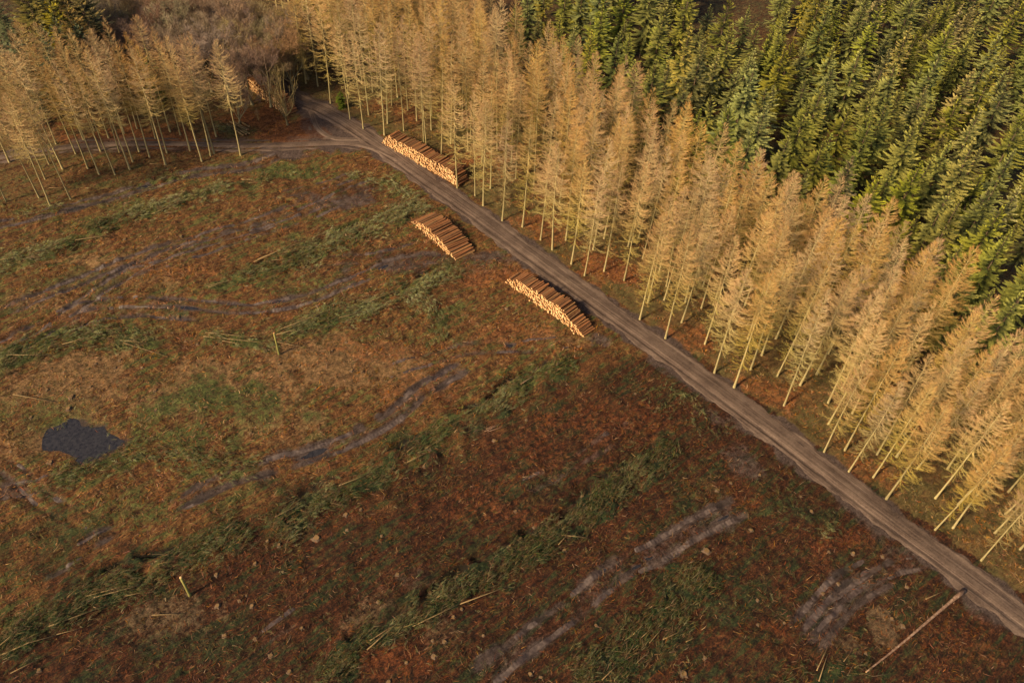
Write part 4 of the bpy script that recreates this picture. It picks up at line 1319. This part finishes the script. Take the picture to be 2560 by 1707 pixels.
# small heap of cut logs by the spur
rsP = RS(33)
c = C1(1640, 888)
for k, (a_, b_) in enumerate([((1640, 840), (1705, 876)), ((1600, 842), (1700, 898)), ((1575, 850), (1690, 908)), ((1625, 872), (1705, 918)), ((1590, 878), (1685, 929)), ((1560, 872), (1665, 942))]):
    A, B_ = C1(*a_), C1(*b_)
    z0 = float(zat(*A[:2])) + 0.2 + 0.14 * (k % 3)
    A[2], B_[2] = z0, float(zat(*B_[:2])) + 0.2 + 0.14 * (k % 3)
    e = empty('cut_log', A)
    me = tube_obj('cut_log', np.array([A, (A + B_) / 2, B_]) - A, [0.15, 0.145, 0.14], [M_POLE, M_END])
    obj('stem', me, e)
    tag(e, f'pale cut log in the small heap by the side track, {nth(k + 1)} from top', 'log', 'cut logs by the side track')

# fallen trunk at lower right
A, B_ = C9(1262, 1492), C9(1935, 940)
n = 14
tt = np.linspace(0, 1, n)
pts_ = A[None] * (1 - tt[:, None]) + B_[None] * tt[:, None]
pts_[:, 2] = zat(pts_[:, 0], pts_[:, 1]) * 0.4 + 0.28 + 0.12 * tt
pts_[:, 0] += 0.10 * np.sin(tt * 5)
rad_ = 0.075 + 0.095 * tt + 0.13 * smooth01((tt - 0.86) / 0.14)
root = empty('fallen_trunk', pts_[-1])
obj('stem', tube_obj('fallen_trunk', pts_ - pts_[-1], rad_, [M_FALLEN, M_END], 10), root)
for q in range(5):
    i = 2 + q * 2
    d_ = unit(np.array([rsP.randn(), rsP.randn(), 0.6]))
    obj('branch_stub', tube_obj('branch_stub', np.array([pts_[i], pts_[i] + d_ * 0.35, pts_[i] + d_ * 0.5]) - pts_[-1], [0.03, 0.025, 0.02], [M_FALLEN, M_END], 5), root)
tag(root, 'long fallen red-brown trunk with flared butt lying beside the road', 'fallen trunk')

# standing stubs
for p, H, lab in ((G(698, 887), 4.0, 'mossy standing stub with cut top among crossed poles, farther of two'), (G(475, 1488), 3.8, 'mossy standing stub with orange cut top, nearer of two')):
    z = float(zat(p[0], p[1]))
    root = empty('standing_stub', (p[0], p[1], z))
    me = tube_obj('stub', [[0, 0, -0.2], [0.01, 0, 0.3], [0.02, 0.03, H / 2], [0, 0.02, H]], [0.22, 0.16, 0.14, 0.125], [M_MOSSY, M_END], 9)
    obj('stem', me, root)
    obj('splinter', tube_obj('splinter', [[0.04, 0, H - 0.02], [0.06, 0.01, H + 0.12], [0.065, 0.01, H + 0.18]], [0.05, 0.03, 0.008], [M_END, M_END], 5), root)
    tag(root, lab, 'stub')

# ------------------------------------------------------------------ poles in the brash
POLES = [(C4, [(345, 108, 500, 65), (520, 95, 770, 70), (700, 30, 830, 5), (10, 238, 160, 205), (1735, 230, 2060, 110), (1760, 210, 2180, 80), (1420, 400, 1600, 368), (1430, 422, 1530, 388), (1900, 715, 2240, 605), (1890, 745, 2120, 690), (1405, 720, 1710, 760), (1395, 748, 1880, 800), (1890, 790, 2095, 832), (1520, 775, 1660, 810), (430, 808, 640, 765), (830, 785, 1000, 792), (850, 800, 1150, 886), (60, 890, 350, 880), (60, 937, 140, 913), (100, 1155, 380, 1200), (1950, 200, 2060, 180), (1860, 245, 2010, 232)]),
         (C7, [(590, 975, 960, 870), (650, 985, 980, 895), (350, 1190, 760, 1020), (0, 1385, 430, 1230), (850, 965, 980, 950), (400, 1240, 555, 1195), (1045, 1105, 1250, 1095), (85, 1505, 265, 1410), (0, 1330, 180, 1200), (370, 670, 435, 605), (1890, 445, 2060, 360)]),
         (C8, [(190, 1350, 470, 1110), (210, 1290, 430, 1150), (500, 1190, 820, 1040), (820, 1040, 1160, 905), (0, 240, 240, 130), (670, 1000, 830, 915), (1490, 640, 1560, 560), (1510, 575, 1700, 580), (460, 60, 600, 0), (2000, 1240, 2140, 1100), (2050, 1265, 2130, 1200), (2110, 1300, 2200, 1200), (2200, 1280, 2320, 1225), (1785, 1555, 1890, 1455)]),
         (C5, [(990, 1400, 1100, 1350), (1000, 1385, 1085, 1350), (1010, 1405, 1130, 1365), (580, 1520, 755, 1420), (460, 1540, 525, 1490), (0, 640, 130, 610), (210, 520, 370, 450), (1235, 1085, 1340, 1020), (1180, 600, 1250, 560)]),
         (C9, [(920, 1490, 1005, 1310), (940, 1555, 1000, 1370), (1675, 990, 1795, 940), (1180, 1470, 1220, 1440), (1110, 1420, 1150, 1370), (35, 1290, 110, 1250)]),
         (C1, [(1040, 1475, 1240, 1410), (1650, 1235, 1790, 1250), (1660, 1245, 1740, 1232), (1700, 1260, 1800, 1262), (1030, 1140, 1110, 1150), (340, 1295, 440, 1302), (590, 1302, 650, 1300)])]
LAND = {'the dark pond': cp, 'the lower standing stub': G(475, 1488)[:2], 'the upper standing stub': G(698, 887)[:2], 'the lowest log stack': G(1360, 780)[:2], 'the middle log stack': G(1090, 600)[:2], 'the long fallen trunk': G(2285, 1585)[:2], 'the spur junction': G(720, 362)[:2]}


def by_landmark(xy):
    """for each point: (ordinal, landmark), counted outward from the landmark that lies nearest"""
    names = list(LAND)
    D_ = np.array([[np.hypot(*(np.asarray(p) - LAND[n_])) for n_ in names] for p in xy])
    who = D_.argmin(1)
    out = [None] * len(xy)
    for k_, n_ in enumerate(names):
        idx = [i for i in range(len(xy)) if who[i] == k_]
        for r_, i in enumerate(sorted(idx, key=lambda i: D_[i, k_])):
            out[i] = ((nth(r_ + 1) + ' nearest') if r_ else 'nearest') + ' to ' + n_
    return out


poles = []
for cr, rows in POLES:
    for x0, y0, x1, y1 in rows:
        poles.append((cr(x0, y0), cr(x1, y1), cr is C5 and x0 in (990, 1000, 1010, 1235)))
lab = by_landmark([((a + b) / 2)[:2] for a, b, _ in poles])
for (a, b, red), l_ in zip(poles, lab):
    a, b = a.copy(), b.copy()
    L_ = np.linalg.norm(b - a)
    m_ = (a + b) / 2
    a[2] = zat(a[0], a[1]) + 0.22 + 0.25 * rsP.rand()
    b[2] = zat(b[0], b[1]) + 0.22 + 0.30 * rsP.rand()
    m_[2] = max(zat(m_[0], m_[1]) + 0.20, (a[2] + b[2]) / 2)
    r_ = min(0.07, 0.035 + 0.006 * L_)
    e = empty('cut_pole', a)
    obj('stem', tube_obj('cut_pole', np.array([a, m_, b]) - a, [r_, r_ * 0.85, r_ * 0.55], [M_FALLEN if red else M_POLE, M_END], 6), e)
    tag(e, ('red-brown cut pole lying in the brash, ' if red else 'thin pale pole lying in the brash, ') + l_, 'pole', 'poles lying in the clearing')

# ------------------------------------------------------------------ stumps
STUMPS = [(C4, [(855, 80), (565, 655), (170, 720), (2080, 270), (2170, 535), (1215, 600), (655, 925), (975, 960), (605, 965), (785, 950), (820, 895), (440, 985), (350, 960), (325, 1110), (270, 1145), (620, 1085), (470, 1240), (490, 1160), (215, 1300), (1070, 1250), (1060, 1110), (1750, 1365), (1715, 1405), (2160, 1095), (1910, 935), (2045, 935), (1810, 845), (1925, 775), (1440, 795), (1350, 785), (1265, 760), (2270, 830), (1915, 1010), (1320, 1540), (1135, 1535), (80, 1530), (1240, 60), (1080, 70)]),
          (C5, [(80, 975), (150, 985), (45, 780), (1350, 670), (1635, 805), (1275, 1305), (1055, 1450), (615, 1520), (1140, 545), (2020, 1130)]),
          (C7, [(345, 55), (1830, 590), (1905, 610), (1745, 740), (2165, 570), (1490, 1035), (1685, 960), (1640, 1000), (1725, 1035), (1300, 550), (1855, 1370), (1980, 1480), (1745, 1255), (2065, 1190), (1935, 800), (270, 1470), (1480, 820), (1540, 1240), (1440, 510)]),
          (C8, [(145, 380), (42, 410), (50, 510), (285, 548), (1775, 240), (1660, 265), (1330, 485), (1235, 550), (1200, 385), (1160, 630), (800, 830), (615, 930), (265, 1010), (635, 1275), (715, 1285), (775, 1115), (645, 1385), (455, 1425), (980, 1235), (335, 1555), (1375, 1520), (1630, 1405), (1300, 1500), (830, 1060), (395, 825), (1535, 655), (2340, 1500), (575, 70), (1750, 1165)]),
          (C9, [(25, 1500), (180, 660), (485, 515), (895, 390), (820, 290), (1015, 665), (1185, 670), (525, 995), (710, 1150), (1080, 880), (530, 1165), (1450, 1115), (1525, 1170), (980, 945), (170, 1385), (255, 245), (1270, 1350), (1550, 905), (545, 135), (350, 190), (1390, 690)])]
BIG = {(C4, 485), (C7, 345), (C7, 2165), (C9, 25), (C9, 180), (C4, 470), (C4, 490)}
rsT = RS(77)


def stump_mesh(seed):
    rs = RS(seed)
    n_ = 10
    a = np.linspace(0, 2 * PI, n_, endpoint=False)
    lob = 1 + 0.12 * rs.randn(n_)
    flare = 1 + 0.35 * np.maximum(0, np.sin(a * 4 + rs.rand() * 6)) + 0.1 * rs.rand(n_)
    rings = []
    for z, r in ((-0.3, 1.5), (0.05, 1.25), (0.3, 1.03), (0.62, 0.98)):
        rr = r * lob * (flare if z < 0.3 else 1)
        tilt = 0.06 * np.cos(a) if z > 0.5 else 0
        rings.append(np.column_stack([np.cos(a) * rr, np.sin(a) * rr, np.full(n_, z) + tilt]))
    # hinge splinter on the cut
    top = rings[-1] * [0.96, 0.96, 1] + [0, 0, 0.02]
    V_ = np.vstack(rings + [top])
    Q_ = np.array([[k_ * n_ + i, k_ * n_ + (i + 1) % n_, (k_ + 1) * n_ + (i + 1) % n_, (k_ + 1) * n_ + i] for k_ in range(4) for i in range(n_)])
    me = mesh_np('stump', V_, [Q_], [M_STRUNK, M_CUT])
    cut = mesh_np('cut_face', np.vstack([top + [0, 0, 0.004], [[0, 0, 0.66]], [[0.5, 0.3, 0.9]], [[0.2, 0.62, 0.68]], [[0.66, -0.1, 0.64]]]), [np.array([[i, (i + 1) % n_, n_] for i in range(n_)] + [[n_ + 2, n_ + 3, n_ + 1]])], [M_CUT])
    return me, cut


STM = [stump_mesh(k_) for k_ in range(5)]
stumps = [(cr, x, y, cr(x, y)) for cr, rows in STUMPS for x, y in rows]
lab = by_landmark([s[3][:2] for s in stumps])
for (cr, x, y, p), l_ in zip(stumps, lab):
    big = (cr, x) in BIG
    r_ = rsT.uniform(0.25, 0.32) if big else rsT.uniform(0.12, 0.20)
    e = empty('tree_stump', (p[0], p[1], float(zat(p[0], p[1])) + 0.02), rsT.rand() * 6.28, (r_, r_, r_ * rsT.uniform(0.9, 1.5)))
    sm, cm = STM[rsT.randint(0, 5)]
    obj('stem', sm, e)
    obj('cut_face', cm, e)
    tag(e, ('broad ' if big else '') + 'pale cut tree stump, ' + l_, 'stump', 'stumps of the clearing')

# ------------------------------------------------------------------ brash windrows (needle sprays), debris and undergrowth
rsX = RS(90)
ZUP = np.array([0, 0, 1.0])


def sprays(g, xy, head, tilt, size, cstem, c0, c1, rs, ntw=14):
    """flat branches with side twigs lying at xy"""
    n_ = len(xy)
    A = np.column_stack([xy, zat(xy[:, 0], xy[:, 1]) + rs.uniform(0.02, 0.42, n_)])
    d = np.column_stack([np.cos(head) * np.cos(tilt), np.sin(head) * np.cos(tilt), np.sin(tilt)])
    sd_ = unit(np.cross(d, ZUP))
    roll = rs.uniform(-0.9, 0.9, n_)[:, None]
    nr = unit(np.cross(sd_, d))
    sd2 = unit(sd_ * np.cos(roll) + nr * np.sin(roll))
    nr2 = unit(np.cross(sd2, d))
    Mid = A + d * size[:, None] * 0.5 + nr2 * size[:, None] * 0.04
    E = A + d * size[:, None] + ZUP * (-0.12 * size[:, None])
    g.blades(A, Mid, E, 0.022 + 0.012 * size, nr2, cstem, (cstem + c1) / 2)
    k_ = ntw
    ts = np.tile(np.linspace(0.15, 0.97, k_), n_) + rs.uniform(-0.03, 0.03, n_ * k_)
    rp = lambda a: np.repeat(a, k_, 0)
    ts = ts[:, None]
    B_ = rp(A) * (1 - ts) ** 2 + 2 * rp(Mid) * ts * (1 - ts) + rp(E) * ts ** 2
    sg = np.tile(np.where(np.arange(k_) % 2, 1.0, -1.0), n_)[:, None]
    dv = unit(rp(d) * 0.75 + rp(sd2) * sg * rs.uniform(0.5, 0.9, (n_ * k_, 1)) + rs.randn(n_ * k_, 3) * 0.12)
    ln = rp(size)[:, None] * (0.42 * (1.05 - ts * 0.8)) * rs.uniform(0.7, 1.2, (n_ * k_, 1))
    g.blades(B_, B_ + dv * ln * 0.55, B_ + dv * ln - ZUP * ln * 0.15, (0.042 * rp(size) ** 0.5) * rs.uniform(0.7, 1.3, n_ * k_), unit(rp(nr2) + 0.3 * rs.randn(n_ * k_, 3)), rp(c0), rp(c1), 0.9)


PALE, DEEP, OLIVE, RUST = np.array([0.26, 0.265, 0.115]), np.array([0.036, 0.070, 0.018]), np.array([0.165, 0.15, 0.038]), np.array([0.12, 0.066, 0.03])
for i, (P, w, dn, lb) in enumerate(BRASH):
    seg = np.hypot(*np.diff(P, axis=0).T)
    cum = np.concatenate([[0], np.cumsum(seg)])
    n_ = int(cum[-1] * w * 66 * dn * (1.25 if P[:, 1].mean() > 75 else 1.0))
    s = rsX.rand(n_) * cum[-1]
    k_ = np.clip(np.searchsorted(cum, s) - 1, 0, len(seg) - 1)
    t = unit(P[k_ + 1] - P[k_])
    pos = P[k_] + t * (s - cum[k_])[:, None]
    wv = w * (1.05 + 1.1 * vnoise(s, s * 0 + i * 5, 3.0, 200 + i))
    off = np.clip(rsX.randn(n_) * 0.74, -2.6, 2.6) * wv
    xy = pos + np.column_stack([-t[:, 1], t[:, 0]]) * off[:, None]
    ok = (mud_at(xy[:, 0], xy[:, 1]) < 0.75) & (road_at(xy[:, 0], xy[:, 1]) < 0.6) & (rsX.rand(n_) < (0.75 + 2.2 * fbm(xy[:, 0], xy[:, 1], 1.8, 300, 2)) * smooth01(0.9 + 1.7 * fbm(xy[:, 0], xy[:, 1], 5.0, 305, 3)))
    xy, t = xy[ok], t[ok]
    n_ = len(xy)
    head = np.arctan2(t[:, 1], t[:, 0]) + rsX.randn(n_) * 0.42 + PI * (rsX.rand(n_) < 0.3)
    size = rsX.uniform(0.35, 1.0, n_) * (1 + 1.0 * (rsX.rand(n_) < 0.08))
    pk = np.clip(0.45 + 1.3 * fbm(xy[:, 0], xy[:, 1], 4.0, 310, 2) + 0.25 * rsX.randn(n_) + 0.013 * (xy[:, 1] - 78), 0, 1)[:, None]
    c1 = DEEP * (1 - pk) + PALE * pk
    ol = (rsX.rand(n_, 1) < 0.18)
    c1 = np.where(ol, OLIVE * (1 - 0.45 * shade_drk_at(xy[:, 0], xy[:, 1]))[:, None], c1)
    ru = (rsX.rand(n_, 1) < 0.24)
    c1 = np.where(ru, RUST, c1) * rsX.uniform(0.6, 1.3, (n_, 1)) * (1 - 0.38 * shade_drk_at(xy[:, 0], xy[:, 1]))[:, None]  # sprays darkened by the painted shade of the ground
    g = Geo()
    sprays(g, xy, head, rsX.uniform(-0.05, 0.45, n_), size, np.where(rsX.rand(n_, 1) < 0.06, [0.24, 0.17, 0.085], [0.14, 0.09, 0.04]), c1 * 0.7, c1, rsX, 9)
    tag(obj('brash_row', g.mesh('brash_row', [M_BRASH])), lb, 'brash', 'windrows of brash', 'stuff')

# loose sprays over the whole clearing
n_ = 28000
xy = np.column_stack([rsX.uniform(-74, 58, n_), rsX.uniform(25, 122, n_)])
gm = grn_at(xy[:, 0], xy[:, 1])
prob = 0.06 + 0.75 * gm + 0.6 * np.clip(fbm(xy[:, 0], xy[:, 1], 5.0, 320, 3), 0, 1)
a_ = project(np.column_stack([xy, np.zeros(n_)]))
inview = (a_[:, 0] > -60) & (a_[:, 0] < 2620) & (a_[:, 1] > -20) & (a_[:, 1] < 1760)
ok = inview & (rsX.rand(n_) < prob) & (mud_at(xy[:, 0], xy[:, 1]) < 0.5) & (road_at(xy[:, 0], xy[:, 1]) < 0.4) & (forest_at(xy[:, 0], xy[:, 1]) < 0.5)
ok &= ~(inside(xy[:, 0], xy[:, 1], cp + (POND - cp) * 0.95) & (rsX.rand(n_) > 0.22))
xy = xy[ok]
n_ = len(xy)
pk = rsX.rand(n_, 1)
c1 = np.where(pk < 0.45, DEEP, np.where(pk < 0.75, OLIVE, np.where(pk < 0.9, RUST, PALE))) * rsX.uniform(0.6, 1.25, (n_, 1)) * (1 - 0.5 * shade_drk_at(xy[:, 0], xy[:, 1]))[:, None]  # same painted shade in the loose sprays
g = Geo()
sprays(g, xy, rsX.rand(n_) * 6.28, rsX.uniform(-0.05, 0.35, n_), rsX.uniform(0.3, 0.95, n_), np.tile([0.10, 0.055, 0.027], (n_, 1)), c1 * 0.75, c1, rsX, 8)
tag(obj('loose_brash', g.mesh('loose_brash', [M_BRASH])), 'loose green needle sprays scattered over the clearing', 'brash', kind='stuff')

# sticks, chips and dead fern stalks
n_ = 130000
xy = np.column_stack([rsX.uniform(-74, 58, n_), rsX.uniform(25, 122, n_)])
a_ = project(np.column_stack([xy, np.zeros(n_)]))
inview = (a_[:, 0] > -40) & (a_[:, 0] < 2600) & (a_[:, 1] > -20) & (a_[:, 1] < 1740)
dens = 0.45 + 1.1 * fbm(xy[:, 0], xy[:, 1], 3.0, 340, 3) + 0.3 * org_at(xy[:, 0], xy[:, 1])
ok = inview & (rsX.rand(n_) < dens) & (mud_at(xy[:, 0], xy[:, 1]) < 0.6) & (road_at(xy[:, 0], xy[:, 1]) < 0.35)
ok &= ~inside(xy[:, 0], xy[:, 1], cp + (POND - cp) * 0.95)
xy = xy[ok]
n_ = len(xy)
clump = fbm(xy[:, 0], xy[:, 1], 4.0, 350, 2)
head = 6.0 * vnoise(xy[:, 0], xy[:, 1], 2.5, 360) + rsX.randn(n_) * 0.8
ln = rsX.uniform(0.12, 0.75, n_) * (1 + 0.7 * (rsX.rand(n_) < 0.08))
d = np.column_stack([np.cos(head), np.sin(head), rsX.uniform(-0.1, 0.4, n_)])
A = np.column_stack([xy, zat(xy[:, 0], xy[:, 1]) + rsX.uniform(0.01, 0.10, n_)])
E = A + d * ln[:, None]
Mid = (A + E) / 2 + rsX.randn(n_, 3) * ln[:, None] * 0.08 + ZUP * 0.02
SC = np.array([[0.25, 0.095, 0.035], [0.17, 0.06, 0.022], [0.33, 0.17, 0.07], [0.06, 0.03, 0.016], [0.42, 0.27, 0.13], [0.10, 0.09, 0.03]])
pick = rsX.choice(6, n_, p=[0.30, 0.22, 0.16, 0.14, 0.05, 0.13])
cc = SC[pick] * rsX.uniform(0.65, 1.3, (n_, 1)) * (1 - 0.45 * shade_drk_at(xy[:, 0], xy[:, 1]))[:, None] * (1, 0.93, 0.93)  # sticks carry the painted shade too
g = Geo()
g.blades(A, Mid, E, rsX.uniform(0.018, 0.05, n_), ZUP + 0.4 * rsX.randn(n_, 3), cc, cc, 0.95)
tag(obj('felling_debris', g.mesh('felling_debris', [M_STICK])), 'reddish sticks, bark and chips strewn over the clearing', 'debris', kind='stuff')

# undergrowth of the forest edge: dead grass and bracken tufts
n_ = 70000
xy = np.column_stack([rsX.uniform(-95, 75, n_), rsX.uniform(30, 170, n_)])
a_ = project(np.column_stack([xy, np.zeros(n_)]))
inview = (a_[:, 0] > -40) & (a_[:, 0] < 2600) & (a_[:, 1] > -20) & (a_[:, 1] < 1740)
fo = forest_at(xy[:, 0], xy[:, 1])
og = org_at(xy[:, 0], xy[:, 1])
eg = polydist(xy[:, 0], xy[:, 1], E2, 30)[0]
dens = (fo > 0.5) * (0.30 + 0.6 * (eg < 16)) + (fo < 0.5) * (0.30 + 0.4 * og + 0.25 * tan_at(xy[:, 0], xy[:, 1])) * (mud_at(xy[:, 0], xy[:, 1]) < 0.4) * (br_at(xy[:, 0], xy[:, 1]) < 0.5) * ~inside(xy[:, 0], xy[:, 1], POND)
dens = dens * (0.6 + 1.2 * fbm(xy[:, 0], xy[:, 1], 3.0, 370, 3))
ok = inview & (rsX.rand(n_) < dens) & (road_at(xy[:, 0], xy[:, 1]) < 0.55)
xy, og, fo = xy[ok], og[ok], fo[ok]
n_ = len(xy)
k_ = 7
pkn = np.clip(0.5 + 1.4 * fbm(xy[:, 0], xy[:, 1], 5.0, 380, 3) + 0.5 * og + 0.15 * rsX.randn(n_), 0, 1)[:, None]
cc = np.array([0.16, 0.125, 0.045]) * (1 - pkn) + np.array([0.30, 0.125, 0.035]) * pkn
cc = cc * rsX.uniform(0.55, 1.3, (n_, 1)) * (1 - 0.6 * shade_drk_at(xy[:, 0], xy[:, 1]) * (fo < 0.5))[:, None]  # tufts outside the forest take on the painted shade
rp = lambda a: np.repeat(a, k_, 0)
A = np.column_stack([rp(xy) + rsX.randn(n_ * k_, 2) * 0.10, zat(rp(xy[:, 0]), rp(xy[:, 1])) - 0.02])
d = unit(np.column_stack([rsX.randn(n_ * k_, 2), rsX.uniform(0.3, 1.6, n_ * k_)]))
ln = rsX.uniform(0.2, 0.6, n_ * k_)[:, None]
Mid = A + d * ln * 0.6
E = Mid + unit(d * [1, 1, 0.1]) * ln * 0.5
g = Geo()
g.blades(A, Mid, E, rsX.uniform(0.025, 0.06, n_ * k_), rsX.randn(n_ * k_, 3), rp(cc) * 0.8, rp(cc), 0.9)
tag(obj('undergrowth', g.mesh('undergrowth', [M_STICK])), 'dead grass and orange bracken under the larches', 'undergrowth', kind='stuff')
tot = sum(len(m.loops) - 2 * len(m.polygons) for m in bpy.data.meshes)
print('triangles', tot, 'objects', len(bpy.data.objects))
